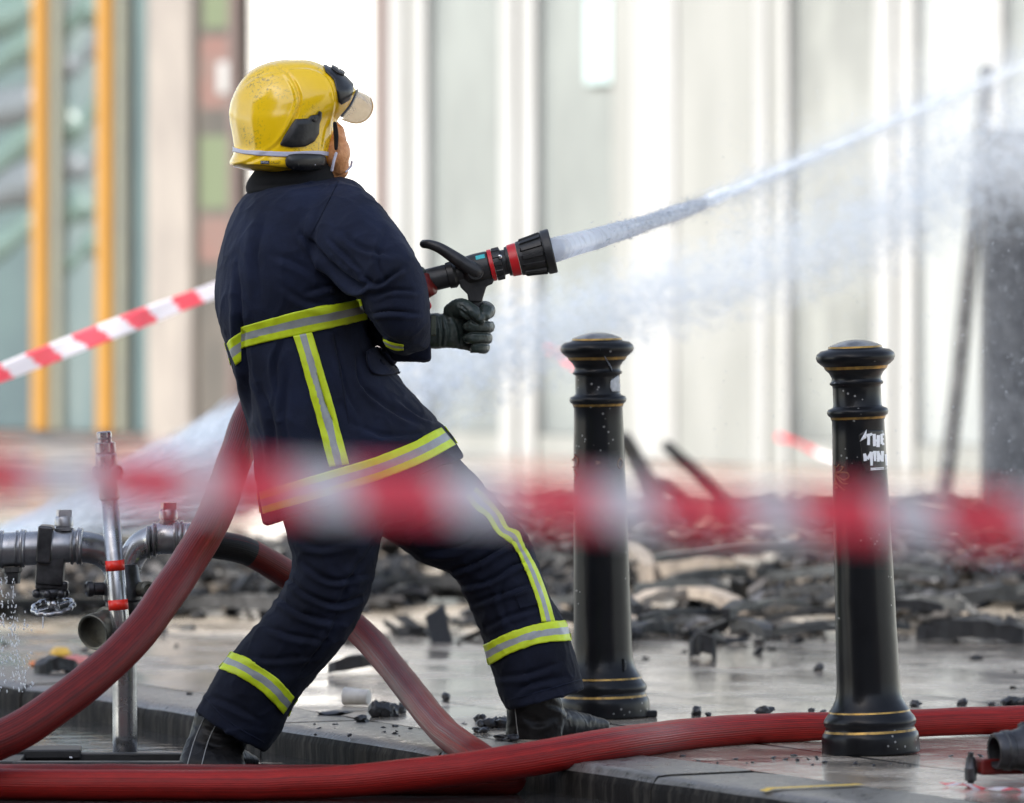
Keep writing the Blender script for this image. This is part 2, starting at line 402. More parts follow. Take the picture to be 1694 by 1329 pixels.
m_mauve = mat('mauve_reflection_tint', (0.078, 0.090, 0.098), .4)  # second tint of the reflections painted on the panes
m_redp = mat('faded_red_paint', (.13, .065, .055), .5, col2=(.10, .08, .07), vscale=4)
m_grnp = mat('faded_green_paint', (.085, .105, .06), .5)
m_roof = mat('slate_roof', (.06, .06, .065), .6)
def winmat(name, c1, c2, sc=1.2):  # pale streaky base colour stands in for the street reflected in the glass
    return mat(name, c1, .12, col2=c2, vscale=sc, stretch=(2.6, 2.6, .55), lo=.35, hi=.65, detail=3, coat=.3)
m_winA = winmat('window_glass_grey', (.155, .172, .17), (.105, .118, .12))
m_winB = winmat('window_glass_streaked', (.18, .19, .182), (.085, .093, .094), 1.6)
m_winC = winmat('window_glass_pale', (.235, .25, .25), (.185, .20, .203))
U = wall_u; ZT = 3.3
def rects(lst, o0, o1, z0=0, z1=ZT): return [(U(a), U(b_), z0, z1, o0, o1) for a, b_ in lst]

bl = empty('teal_shopfront', WA + wt * U(100), 'teal glazed shopfront with yellow upright posts at the left of the far pavement', 'building')
wpart('wall', rects([(-1500, 405)], -.6, -.10, -.1, 9), m_pinkw, bl)
wpart('plinth', rects([(-1500, 249)], -.095, .02, 0, .08), m_brown, bl)
for a, b_, m in ((-1500, -420, m_teal), (-400, -150, m_palet), (-130, 58, m_teal), (104, 166, m_palet), (216, 249, m_teal)):
    wpart('window', rects([(a + 1, b_ - 1)], -.095, -.02, .09, 2.9), m, bl, .004)
for a in (-410, -140, 59, 166): wpart('yellow_post', rects([(a + 2, a + 25)], -.018, .05, .085, 2.95), m_yelp, bl)
for a in (89, 196): wpart('cream_post', rects([(a, a + 15)], -.018, .03, .086, 2.94), m_crm, bl)
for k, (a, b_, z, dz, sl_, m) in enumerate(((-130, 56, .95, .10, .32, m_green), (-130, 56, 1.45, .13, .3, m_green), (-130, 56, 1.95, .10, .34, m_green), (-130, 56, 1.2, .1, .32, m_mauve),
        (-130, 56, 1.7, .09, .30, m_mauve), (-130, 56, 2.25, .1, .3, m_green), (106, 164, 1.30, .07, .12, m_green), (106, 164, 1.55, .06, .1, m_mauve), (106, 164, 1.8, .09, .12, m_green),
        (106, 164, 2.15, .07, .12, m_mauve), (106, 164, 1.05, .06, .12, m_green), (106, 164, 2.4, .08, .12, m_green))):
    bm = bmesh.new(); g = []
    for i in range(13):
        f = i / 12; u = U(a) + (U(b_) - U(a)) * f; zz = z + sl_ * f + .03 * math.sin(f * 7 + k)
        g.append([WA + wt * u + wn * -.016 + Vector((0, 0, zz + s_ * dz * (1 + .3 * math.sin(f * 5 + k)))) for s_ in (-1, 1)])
    sheet(bm, g); o = obj('reflection_streak', bm, m, bl); sm = o.modifiers.new('s', 'SOLIDIFY'); sm.thickness = .003  # slanting bands painted on the panes in place of real reflections
wpart('fascia', rects([(-1500, 240)], -.095, .15, 2.97, 3.7), m_green, bl)
wpart('pillar', rects([(250, 324)], -.095, .05, 0, 8.6), m_pinkw, bl, .03)
wpart('brown_panel', rects([(324, 400)], -.095, -.01, 0, 3.3), m_brown, bl)
for a, b_, z0, z1, m in ((330, 392, 1.9, 2.3, m_redp), (330, 385, 1.35, 1.75, m_grnp), (335, 392, 2.35, 2.8, m_grnp), (330, 380, 1.05, 1.3, m_redp)):
    o = wpart('graffiti_patch', rects([(a, b_)], -.009, -.006, z0, z1), m, bl, 0)
lt_ = wpart('white_notice', rects([(361, 391)], -.005, .01, 1.98, 2.16), m_white, bl)
wpart('drainpipe', rects([(390, 401)], -.005, .07, 0, 8), m_dkbr, bl)
for a in (-1100, -600, -150): wpart('upper_window', [(U(a), U(a) + 1.3, 4.6, 6.6, -.098, -.05)], m_winA, bl)
wpart('roof', rects([(-1500, 405)], -7, .2, 9.0, 9.4), m_roof, bl)

br_ = empty('white_shopfront', WA + wt * U(1000), 'long white shopfront with tall grey windows across the middle and right background', 'building')
wpart('wall', rects([(406, 3300)], -.6, -.12, -.1, 10), m_offw, br_)
wpart('white_column', rects([(406, 611)], -.115, -.02, 0, 9.5), m_bright, br_, .03)
wpart('dark_jamb', rects([(612, 634)], -.115, -.04, 0, 3.5), m_dkbr, br_)
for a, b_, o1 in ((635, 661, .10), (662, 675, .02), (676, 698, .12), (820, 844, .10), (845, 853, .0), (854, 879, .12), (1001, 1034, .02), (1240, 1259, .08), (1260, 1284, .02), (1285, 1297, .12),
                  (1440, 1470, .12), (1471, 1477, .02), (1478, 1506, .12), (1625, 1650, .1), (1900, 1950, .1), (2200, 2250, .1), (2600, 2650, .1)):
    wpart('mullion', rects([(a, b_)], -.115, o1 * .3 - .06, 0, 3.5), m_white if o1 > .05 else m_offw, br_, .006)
wpart('pillar', rects([(1036, 1110)], -.115, -.025, 0, 9.5), m_white, br_, .03)
wpart('panel', rects([(1112, 1239)], -.115, -.04, 0, 3.5), m_offw, br_)
for a, b_, m in ((699, 819, m_winA), (880, 1000, m_winA), (1298, 1439, m_winB), (1507, 1624, m_winC), (1651, 1899, m_winA), (1951, 2199, m_winC), (2251, 2599, m_winA)):
    wpart('window', rects([(a, b_)], -.115, -.09, .14, 3.4), m, br_, .004)
    wpart('stall_riser', rects([(a, b_)], -.115, -.05, 0, .135), m_offw, br_, .006)
for a, b_ in ((636, 1034), (1112, 3200)): wpart('fascia', rects([(a, b_)], -.115, .2, 3.52, 4.2), m_offw, br_)
for a in (700, 1200, 1700, 2200, 2700): wpart('upper_window', [(U(a), U(a) + 1.4, 5.0, 7.4, -.118, -.06)], m_winA, br_)
wpart('roof', rects([(406, 3300)], -8, .3, 10.0, 10.4), m_roof, br_)
# small cyan sticker lights of the window display
o = wpart('cyan_poster', [(U(958), U(1000), 2.0, 2.45, -.058, -.05)], mat('cyan_poster', (.30, .38, .38), .5), br_, 0)

# unseen tall building added left of the camera to throw shade on the firefighter
m_brick = mat('pale_brick', (.24, .19, .15), .8, var=.25, vscale=5, bump=.3, bscale=30)
cb = empty('shade_building', Vector((-22, -14, 0)), 'tall pale brick building outside the frame, added to shade the firefighter', 'building')
bm = bmesh.new(); add_box(bm, Vector((-22, -15.85, 9.1)), (20, 32.3, 18.2)); obj('wall', bm, m_brick, cb, smooth=False)
bm = bmesh.new(); add_box(bm, Vector((-22, -15.85, 18.4)), (20.2, 32.5, .4)); obj('roof', bm, m_roof, cb, smooth=False)
for k in range(6):
    for fl in range(5):
        bm = bmesh.new(); add_box(bm, Vector((-11.99, -29 + k * 5.0, 2.6 + fl * 3.3)), (.1, 1.4, 1.9)); obj('window', bm, m_winA, cb, smooth=False)

ob = empty('unseen_rear_building', Vector((8, -26, 0)), 'brown brick building out of view behind the camera, added to darken reflections', 'building')  # added unseen so the bollards mirror it, not the bright horizon
bm = bmesh.new(); add_box(bm, Vector((10, -30, 6.5)), (60, 8, 13)); obj('wall', bm, m_brick, ob, smooth=False)
bm = bmesh.new(); add_box(bm, Vector((10, -30, 13.25)), (61, 9, .5)); obj('roof', bm, m_roof, ob, smooth=False)
for k in range(9):
    for fl in range(3):
        bm = bmesh.new(); add_box(bm, Vector((-14 + k * 5.2, -25.98, 2.4 + fl * 3.6)), (2.2, .1, 2.0)); obj('window', bm, m_winA, ob, smooth=False)

# ------------------------------------------------------------------ dark pillar and leaning pole in front of the shops
m_char = mat('charred_timber', (.008, .008, .009), .55, col2=(.022, .022, .023), vscale=25, bump=.6, bscale=40, bdist=.01, rvar=.2)
m_pil = mat('dark_slate_pillar', (.03, .034, .042), .5, col2=(.05, .055, .065), vscale=4)
pc = G(1700, 905); d_ = pc.y
bm = bmesh.new(); x0, x1 = P(1630, 0, d_).x, P(1775, 0, d_).x
add_box(bm, Vector(((x0 + x1) / 2, d_ + .15, .80)), (x1 - x0, .3, 1.6)); add_box(bm, Vector(((x0 + x1) / 2, d_ + .15, .06)), (x1 - x0 + .06, .36, .12))
tag(bevel(obj('dark_pillar', bm, m_pil, smooth=False), .015), 'broad dark slate pillar at the right edge, speckled by spray', 'pillar')
bm = bmesh.new(); a, b_ = P(1556, 868, 27.6), P(1632, 120, 28.2)
add_tube(bm, [a, a.lerp(b_, .3) + Vector((.012, 0, 0)), a.lerp(b_, .7) + Vector((.01, 0, 0)), b_], .033, n=14)
tag(obj('leaning_pole', bm, m_char), 'thin dark pole leaning to the right beside the dark pillar', 'pole')

# ------------------------------------------------------------------ barrier tape
m_tr = mat('tape_red', (1.0, .16, .22), .35, spec=.4); m_tw = mat('tape_white', (.95, .91, .94), .35, spec=.4)
for m in (m_tr, m_tw):      # thin polythene: light comes through
    ns, L, b = nodes(m); tl = ns.new('ShaderNodeBsdfTranslucent'); tl.inputs[0].default_value = b.inputs['Base Color'].default_value
    ms = ns.new('ShaderNodeMixShader'); ms.inputs[0].default_value = .5; L(b.outputs[0], ms.inputs[1]); L(tl.outputs[0], ms.inputs[2])
    tr = ns.new('ShaderNodeBsdfTransparent'); m2 = ns.new('ShaderNodeMixShader'); m2.inputs[0].default_value = .8; L(tr.outputs[0], m2.inputs[1]); L(ms.outputs[0], m2.inputs[2]); L(m2.outputs[0], ns['Material Output'].inputs[0])
def tape(name, path, width, blk, label, tw=lambda f: 0, first=0, slant=.5, group=None, blocks=None, flip=0):
    pts = [Vector(p) for p in resample(path, 240)]; bm = bmesh.new(); g = []; dist = [0.0]
    for a_, c_ in zip(pts, pts[1:]): dist.append(dist[-1] + (c_ - a_).length)
    M_ = 6
    for i, p in enumerate(pts):
        t = (pts[min(i + 1, 239)] - pts[max(i - 1, 0)]).normalized(); up = Vector((0, 0, 1)); up = (up - t * up.dot(t)).normalized()
        up = Matrix.Rotation(tw(i / 239), 3, t) @ up
        g.append([bm.verts.new(p + up * width * (j / M_ - .5)) for j in range(M_ + 1)])
    for i in range(239):
        for j in range(M_):
            s_ = (dist[i] + dist[i + 1]) / 2 + slant * width * (j / M_)
            f = bm.faces.new((g[i][j], g[i + 1][j], g[i + 1][j + 1], g[i][j + 1]))
            f.material_index = (int(math.floor(s_ / blk)) + first) % 2 if blocks is None else (int(np.searchsorted(blocks, s_)) + 1 - flip) % 2
    o = tag(obj(name, bm, [m_tr, m_tw]), label, 'tape', group); s_ = o.modifiers.new('s', 'SOLIDIFY'); s_.thickness = .0004; return o
# near tape, stretched close to the camera (far out of focus)
DT = 5.3
near = [P(x, y, DT + dd) for x, y, dd in ((-900, 735, .5), (-300, 765, .2), (0, 786, .1), (230, 796, .05), (460, 810, 0), (745, 820, 0), (935, 830, 0), (1180, 842, 0), (1430, 852, -.03), (1694, 864, -.06), (2100, 880, -.1), (2600, 905, -.2))]
nb_ = [v for a_, c_ in ((-760, -640), (-520, -400), (-280, -160), (-60, 45), (118, 262), (390, 515), (660, 810), (875, 1015), (1110, 1255), (1365, 1510), (1610, 1765), (1850, 1990), (2090, 2230), (2330, 2460)) for v in (a_, c_)]
tape('barrier_tape', near, .042, .06, 'red and white barrier tape stretched across the foreground, strongly out of focus', lambda f: .25 * math.sin(f * 9), blocks=[-1] + [(v + 900) * DT / F for v in nb_], flip=1)
farT = [P(x, y, d) for x, y, d in ((-700, 870, 19), (-350, 755, 19.6), (0, 618, 20.2), (120, 571, 20.5), (240, 524, 20.8), (357, 480, 21.1), (500, 425, 21.5), (640, 380, 22))]
tape('barrier_tape', farT, .060, .125, 'red and white barrier tape rising behind the firefighter at the left', lambda f: .3 * math.sin(f * 20), first=1, slant=1.1)
tape('barrier_tape', [P(x, y, 31) for x, y in ((1285, 722), (1320, 733), (1370, 757), (1410, 768))], .03, .2, 'short end of barrier tape hanging far behind, between the two bollards', lambda f: .9 * math.sin(f * 5))
tape('barrier_tape', [P(x, y, 31) for x, y in ((905, 575), (930, 592), (960, 612))], .028, .3, 'short end of barrier tape far behind, just left of the rear bollard cap', lambda f: .9 * math.sin(f * 5))

# ------------------------------------------------------------------ fire debris on the far pavement
def chunk_mesh(n, place, size, seed=1):
    rg = np.random.default_rng(seed); V, Fc, Col = [], [], []
    base = np.array([(x, y, z) for x in (-1, 1) for y in (-1, 1) for z in (-1, 1)], float) * .5
    fq = [(0, 1, 3, 2), (4, 6, 7, 5), (0, 4, 5, 1), (2, 3, 7, 6), (0, 2, 6, 4), (1, 5, 7, 3)]
    for i in range(n):
        c, ex = place(rg); s_ = size(rg); v = base * s_ * (1 + rg.uniform(-.35, .35, (8, 3)))
        A = Matrix.Rotation(rg.uniform(0, 6.3), 3, 'Z') @ Matrix.Rotation(rg.normal(0, .35), 3, 'X') @ Matrix.Rotation(rg.normal(0, .35), 3, 'Y')
        v = v @ np.array(A).T + np.array(c); k = len(V) * 8
        V.append(v); Fc += [tuple(k + q for q in f) for f in fq]; Col.append(rg.random())
    me = bpy.data.meshes.new('m'); me.from_pydata(np.concatenate(V).tolist(), [], Fc)
    at = me.attributes.new('tone', 'FLOAT', 'FACE'); at.data.foreach_set('value', np.repeat(np.array(Col, 'f'), 6)); return me
m_rub = mat('charred_rubble', (.03, .03, .03), .45, bump=.5, bscale=50, bdist=.006, spec=.3)
ns, L, b = nodes(m_rub); at = ns.new('ShaderNodeAttribute'); at.attribute_name = 'tone'
cr = ns.new('ShaderNodeValToRGB'); e = cr.color_ramp.elements; e[0].position = 0; e[0].color = (.006, .006, .0065, 1); e[1].position = 1; e[1].color = (.2, .17, .14, 1)
for p_, c_ in ((.58, (.012, .012, .012)), (.72, (.028, .026, .025)), (.84, (.042, .037, .032)), (.90, (.04, .044, .055)), (.965, (.09, .075, .06))):
    k = e.new(p_); k.color = (*c_, 1)
L(at.outputs['Fac'], cr.inputs[0]); L(cr.outputs[0], b.inputs['Base Color'])
def heap_h(px, d):
    return .14 * math.exp(-((d - 24) / 3.0) ** 2) * (0.55 + .45 * math.sin(px * .008 + 1)) * (1 if px > 560 else .45)
def plR(rg):
    while True:
        px = rg.uniform(500, 2100); d = rg.triangular(19.2, 23.5, 29.5)
        if px < 850 and rg.random() < .35: continue
        if d < 20.6 and rg.random() < .55: continue
        if mnoise.noise(Vector((px * .006, d * .8, 3))) < -.02 + .25 * (rg.random() - .5): continue
        h = max(0, heap_h(px, d)) * rg.uniform(0, 1) ** .6; p = P(px, HY, d); return (p.x, p.y, h + .01), 0
def szR(rg): a = min(.055, rg.lognormal(-3.75, .55)); return np.array([a * rg.uniform(.9, 4.6), a * rg.uniform(.5, 1.2), a * rg.uniform(.2, .6)])
def plL(rg):
    px = rg.uniform(-300, 560); d = rg.triangular(20.5, 22.8, 26.5); p = P(px, HY, d); return (p.x, p.y, .01 + .1 * rg.random() * math.exp(-((d - 23) / 1.4) ** 2)), 0
def szL(rg): a = min(.045, rg.lognormal(-3.8, .55)); return np.array([a * rg.uniform(.8, 2.6), a, a * rg.uniform(.35, .8)])
def plS(rg):
    px = rg.uniform(-200, 1900); d = 16.2 + 4.5 * rg.random() ** .45; p = P(px, HY, d); return (p.x, p.y, .003), 0
me = chunk_mesh(17000, plR, szR, 3); tag(obj('rubble', me, m_rub, smooth=False), 'wet black fire rubble heaped across the pavement behind the bollards', 'rubble', kind='stuff')
me = chunk_mesh(3800, plL, szL, 4); tag(obj('rubble', me, m_rub, smooth=False), 'dark rubble strewn on the pavement at the left behind the standpipe', 'rubble', kind='stuff')
me = chunk_mesh(90, plS, lambda rg: np.array([.016, .013, .008]) * rg.lognormal(0, .5), 5); tag(obj('grit', me, m_rub, smooth=False), 'small black grit scattered over the wet pavement', 'grit', kind='stuff')
# boards lying in the debris
m_pale = mat('scorched_pale_timber', (.26, .22, .18), .55, col2=(.12, .10, .085), vscale=12, bump=.4, bscale=30)
m_greyb = mat('wet_grey_board', (.05, .054, .056), .35, col2=(.016, .017, .018), vscale=9, bump=.3, bscale=25)
m_lightb = mat('ashy_lath', (.12, .118, .11), .5, col2=(.045, .044, .043), vscale=10)
m_org = mat('orange_plastic', (.75, .22, .05), .4); m_yelb = mat('yellow_plastic', (.7, .42, .05), .4); m_pnk = mat('pink_plastic', (.6, .2, .18), .5)
def board(x0, y0, x1, y1, z0, z1, wd, th, m, label, name='plank', cat='plank', group=None, dref=None, bend=.02):
    """board between two photo pixels; z is height above the pavement of each end"""
    a_, c_ = G(x0, y0, z0 * .6), G(x1, y1, z1 * .6)
    if dref: a_, c_ = P(x0, y0, dref), P(x1, y1, dref + .3)
    wd *= .55; bm = bmesh.new(); t = (c_ - a_); Ln = t.length; t.normalize(); side = t.cross(Vector((0, 0, 1))).normalized(); up = side.cross(t)
    rr = random.Random(int(x0 * 7 + y0)); prev = None; N = 9
    for i in range(N + 1):
        f = i / N; c = a_.lerp(c_, f) + up * bend * math.sin(f * 3.1) ; wj = wd * (1 + rr.uniform(-.16, .16)) * (.6 if i in (0, N) else 1); tj = th * (1 + rr.uniform(-.25, .25))
        ring = [bm.verts.new(c + side * sx * wj / 2 + up * sz * tj / 2) for sx, sz in ((-1, -1), (1, -1), (1, 1), (-1, 1))]
        if prev:
            for k in range(4): bm.faces.new((prev[k], prev[(k + 1) % 4], ring[(k + 1) % 4], ring[k]))
        else: bm.faces.new(ring[::-1])
        prev = ring
    bm.faces.new(prev)
    return tag(obj(name, bm, m, smooth=False), label, cat, group)
board(1060, 948, 1245, 945, .16, .16, .13, .05, m_pale, 'pale bare timber lying on the rubble just right of the rear bollard')
board(1035, 905, 1075, 950, .22, .16, .09, .05, m_pale, 'short pale forked timber rising against the rear bollard')
board(1040, 1005, 1130, 985, .10, .14, .10, .03, m_pale, 'pale broken board sloping up to the right, low in the rubble between the bollards')
board(1125, 980, 1230, 1010, .14, .08, .10, .03, m_pale, 'pale broken board sloping down to the right, in the middle of the rubble')
board(1085, 925, 1400, 905, .26, .28, .09, .025, m_greyb, 'long grey board across the top of the rubble between the bollards')
board(1270, 955, 1560, 950, .2, .22, .08, .025, m_greyb, 'long wet grey board passing behind the front bollard, below the top of the heap')
board(1030, 1048, 1105, 1044, .03, .03, .2, .03, m_greyb, 'wet grey slab lying at the foot of the rubble right of the rear bollard')
board(1290, 1045, 1500, 1038, .04, .04, .12, .02, m_greyb, 'long wet slab at the foot of the rubble behind the front bollard')
board(1520, 1048, 1700, 1052, .04, .04, .2, .05, m_char, 'charred block at the foot of the rubble at the right edge')
board(1140, 1075, 1185, 1075, .04, .04, .12, .06, m_char, 'small charred block standing apart in front of the rubble')
board(1560, 1000, 1694, 985, .1, .12, .12, .05, m_char, 'charred beam lying in the rubble under the leaning pole')
board(545, 1105, 672, 1106, .03, .03, .16, .03, m_char, 'flat charred board lying between the firefighter\'s legs')
board(640, 965, 900, 980, .1, .1, .09, .035, m_char, 'long charred beam seen between the firefighter\'s legs')
board(300, 1000, 520, 1010, .06, .05, .16, .04, m_char, 'charred beam lying behind the rear knee')
board(-60, 1005, 330, 1000, .04, .05, .12, .02, m_greyb, 'long grey board lying behind the standpipe')
board(60, 1110, 125, 1108, .02, .02, .12, .035, m_char, 'small black block beside the orange litter')
board(1030, 720, 1110, 905, 0, 0, .12, .04, m_char, 'thick charred beam leaning up from the rubble right of the rear bollard', dref=26.5)
board(1100, 735, 1240, 895, 0, 0, .09, .035, m_char, 'thinner charred beam leaning left, second right of the rear bollard', dref=27.5)
board(1090, 800, 1180, 900, 0, 0, .09, .035, m_char, 'short charred beam propped between the two leaning beams', dref=27)
for k in range(46):
    px = random.uniform(640, 1850); py = random.uniform(915, 1050); ln = random.uniform(40, 190); sl_ = random.uniform(-22, 22); z = random.uniform(.05, .2)
    m = random.choice([m_char, m_char, m_greyb, m_lightb])
    board(px, py, px + ln, py + sl_ * .5, z, z + random.uniform(-.05, .05), random.uniform(.03, .09), random.uniform(.012, .03), m,
          {m_char: 'charred splintered board lying among the rubble', m_greyb: 'wet dark grey splintered board lying among the rubble', m_lightb: 'pale ash grey splintered lath lying among the rubble'}[m],
          group={m_char: 'charred boards in the rubble', m_greyb: 'dark grey boards in the rubble', m_lightb: 'pale laths in the rubble'}[m])
def litter(px, py, s_, m, label, name='litter'):
    p = G(px, py); bm = bmesh.new(); r_ = bmesh.ops.create_icosphere(bm, subdivisions=2, radius=1)['verts']
    for v in r_: v.co = Vector((v.co.x * s_[0], v.co.y * s_[1], v.co.z * s_[2])) * (1 + .45 * mnoise.noise(v.co * 2.2 + Vector((px, 0, 0)))) + p + Vector((0, 0, s_[2] * .7))
    return tag(obj(name, bm, m, smooth=False), label, 'litter')
litter(75, 1104, (.045, .03, .012), m_org, 'orange plastic scrap lying on the pavement below the handwheel')
litter(100, 1090, (.03, .03, .02), m_yelb, 'yellow scrap beside the orange one below the handwheel')
litter(125, 1098, (.04, .03, .014), m_pnk, 'pink scrap next to the yellow one below the handwheel')
litter(1150, 962, (.08, .05, .05), m_org, 'orange scrap among the rubble right of the rear bollard')
litter(1120, 958, (.06, .05, .05), m_greyb, 'grey blue scrap beside the orange one in the rubble')
litter(1000, 1045, (.1, .06, .05), m_pale, 'pale crumpled scrap behind the rear bollard')
#SECTION3
# ------------------------------------------------------------------ bollards
m_black = mat('black_gloss_paint', (.006, .0065, .008), .30, col2=(.010, .011, .013), vscale=9, bump=.2, bscale=35, bdist=.003, coat=.05, spec=.2)
ns, L, b = nodes(m_black)     # chips and splashes towards the foot
tc = ns.new('ShaderNodeTexCoord'); vo = ns.new('ShaderNodeTexVoronoi'); vo.inputs['Scale'].default_value = 62; vo.feature = 'F1'; L(tc.outputs['Object'], vo.inputs['Vector'])
nz = ns.new('ShaderNodeTexNoise'); nz.inputs['Scale'].default_value = 7; L(tc.outputs['Object'], nz.inputs['Vector'])
lt = ns.new('ShaderNodeMath'); lt.operation = 'LESS_THAN'; lt.inputs[1].default_value = .17; L(vo.outputs['Distance'], lt.inputs[0])
g2 = ns.new('ShaderNodeMath'); g2.operation = 'GREATER_THAN'; g2.inputs[1].default_value = .60; L(nz.outputs[0], g2.inputs[0])
mu = ns.new('ShaderNodeMath'); mu.operation = 'MULTIPLY'; L(lt.outputs[0], mu.inputs[0]); L(g2.outputs[0], mu.inputs[1])
mx = ns.new('ShaderNodeMix'); mx.data_type = 'RGBA'; old = b.inputs['Base Color'].links[0].from_socket; L(mu.outputs[0], mx.inputs[0]); L(old, mx.inputs[6]); mx.inputs[7].default_value = (.22, .22, .22, 1)
L(mx.outputs[2], b.inputs['Base Color'])
m_cap = mat('sky_pale_cap_metal', (.34, .33, .31), .3, col2=(.10, .10, .10), vscale=30, metal=.4)  # paler dome colour stands in for sky reflected on the cap
m_gold = mat('worn_gold_line', (.50, .30, .07), .35, col2=(.12, .08, .03), vscale=40, metal=.5, lo=.35, hi=.7)
BP = [(0, 74.5), (2, 77.5), (4, 78), (28, 77), (34, 75.5), (37, 73, 1), (41, 71.5, 0), (45, 70), (50, 73), (55, 73.5), (61, 71), (66, 67), (70, 64.5, 1), (73, 64, 0), (76, 62), (82, 58), (92, 53.5), (105, 51), (125, 50),
      (330, 46.5), (540, 42.0), (566, 41.5), (569, 43, 1), (573, 44, 0), (576, 47.5), (581, 49), (586, 47), (589, 40), (592, 38.5), (622, 38), (626, 38.5), (628, 42), (631, 42.5), (634, 39.5), (640, 39), (648, 43),
      (654, 49, 1), (659, 51, 0), (662, 55), (668, 61), (674, 63), (680, 61.5), (686, 55), (688, 44), (690, 43, 1), (693, 42.5, 2), (696, 36, 2), (700, 26, 2), (703, 14, 2), (704, 1, 2)]
def bollard(px, base_y, top_px, top_y, scale, label, e=1.075):
    d = F * CH / (base_y - HY); base = P(px, base_y, d); base.z = 0
    topx = P(top_px, top_y, d); axis = Vector((topx.x - base.x, 0, topx.z)).normalized()
    H = topx.z / axis.z; k = H / 704
    root = empty('bollard', base, label, 'bollard')
    bm = bmesh.new(); prof = [(p[0] * k, p[1] * k * e, p[2] if len(p) > 2 else 0) for p in BP]
    fine_ = []
    for i, p in enumerate(prof):
        fine_.append(p)
        if i + 1 < len(prof) and prof[i + 1][0] - p[0] > .06:
            n = 14
            for j in range(1, n): fine_.append((p[0] + (prof[i + 1][0] - p[0]) * j / n, p[1] + (prof[i + 1][1] - p[1]) * j / n, 0))
    # material of a ring applies to the band above it; gold rings are single bands
    add_lathe(bm, fine_, base, axis, n=72)
    for v in bm.verts: v.co += Vector((mnoise.noise(v.co * 14), mnoise.noise(v.co * 14 + Vector((9, 0, 0))), 0)) * .0009
    bmesh.ops.recalc_face_normals(bm, faces=bm.faces[:])
    tmp = bpy.data.meshes.new('t'); bm.to_mesh(tmp); tree = bvh(tmp)
    body = ab(obj('post', bm, [m_black, m_gold, m_cap], root), 55)
    return root, tree, d, k
m_stick = mat('black_sticker', (.008, .008, .009), .3); m_ink = mat('white_lettering', (.80, .82, .86), .45)
m_orn = mat('brass_ornament', (.26, .16, .08), .4, metal=.6, col2=(.12, .07, .04), vscale=60)
m_bare = mat('grey_torn_paper', (.50, .52, .55), .6, col2=(.3, .32, .34), vscale=60)
b1, t1, d1, k1 = bollard(1441, 1246, 1414, 562, 732, 'black cast iron bollard with gold lines and a black sticker, nearer one at the right')
b2_, t2, d2, k2 = bollard(1000, 1186, 987, 550, 679, 'black cast iron bollard with torn grey sticker, rear one behind the front boot')
st = patch('sticker', [(1421, 720), (1432, 712), (1460, 712), (1464, 722), (1466, 776), (1432, 780), (1427, 770), (1424, 740)], t1, m_stick, b1, off=.0006, th=.0006, curve=False)
def stroke(pts, w_, tree, m, parent, off=.0018, name='lettering'):
    a_, c_ = [], []
    pts = [np.array(p, float) for p in pts]
    for i, p in enumerate(pts):
        t = pts[min(i + 1, len(pts) - 1)] - pts[max(i - 1, 0)]; t /= np.linalg.norm(t); nn = np.array([-t[1], t[0]]); ww = w_ * (1 + .25 * math.sin(i * 2.1 + p[0]))
        a_.append(p + nn * ww / 2); c_.append(p - nn * ww / 2)
    return a_, c_
bm = bmesh.new()
def add_stroke(bm, pts, w_, tree, off=.0018):
    a_, c_ = stroke(pts, w_, tree, None, None); n = max(4, 4 * (len(pts) - 1) + 1); ea, ec = resample(a_, n), resample(c_, n); g = []
    for x, y in zip(ea, ec):
        row = []
        for q in (0, .5, 1):
            h, no = camhit(tree, *(x + (y - x) * q)); row.append(h + no * off)
        g.append(row)
    sheet(bm, g)
def Lp(x, y): return (1348.5 + x * 200 / 1063, 650 + y * 250 / 1329)     # coordinates measured in the enlarged view
for pts, w_ in (([(470, 360), (466, 460)], 5.2), ([(450, 380), (500, 362)], 4.2), ([(516, 362), (518, 470)], 4.6), ([(552, 372), (548, 478)], 4.6), ([(518, 422), (550, 420)], 3.4), ([(578, 362), (582, 452)], 4),
                ([(580, 368), (600, 366)], 3.4), ([(580, 408), (598, 406)], 3), ([(582, 452), (602, 450)], 3.4),
                ([(432, 535), (440, 600)], 4.6), ([(432, 535), (458, 585)], 4), ([(458, 585), (490, 520)], 4), ([(490, 520), (494, 640)], 4.8), ([(520, 512), (524, 602)], 4.4), ([(548, 512), (552, 606)], 4.4),
                ([(548, 520), (582, 600)], 3.6), ([(586, 512), (588, 606)], 4), ([(614, 540), (622, 640)], 3.4)):
    add_stroke(bm, [Lp(*p) for p in pts], w_ * 1.02, t1)
o = obj('lettering', bm, m_ink, st)
patch('letter_flash', [Lp(450, 322), Lp(392, 430), Lp(448, 398)], t1, m_ink, st, off=.0018, th=.0004, curve=False)
bm = bmesh.new()
for y in (664, 676): add_stroke(bm, [Lp(486, y + 2), Lp(628, y - 8)], 1.4, t1)
obj('underline', bm, m_ink, st)
def ornament(tree, root, pls, r_=.0016):
    bm = bmesh.new()
    for pl in pls:
        pts = []
        for p in resample(pl, max(5, len(pl) * 3)):
            h, no = camhit(tree, *p); pts.append(h + no * .0015)
        add_tube(bm, pts, r_, n=8, steps=2)
    obj('ornament', bm, m_orn, root)
ornament(t1, b1, [[Lp(*p) for p in q] for q in ([(175, 720), (230, 700), (285, 705), (298, 740), (255, 765), (205, 735), (180, 720)], [(180, 722), (215, 765), (245, 795), (285, 800)], [(185, 700), (225, 690), (250, 655), (235, 650)],
          [(180, 730), (190, 790), (230, 830), (262, 855)], [(172, 640), (185, 680), (175, 720), (182, 770), (172, 800)], [(168, 660), (200, 650), (215, 632)], [(170, 800), (195, 805), (170, 820), (200, 835), (172, 850)])])
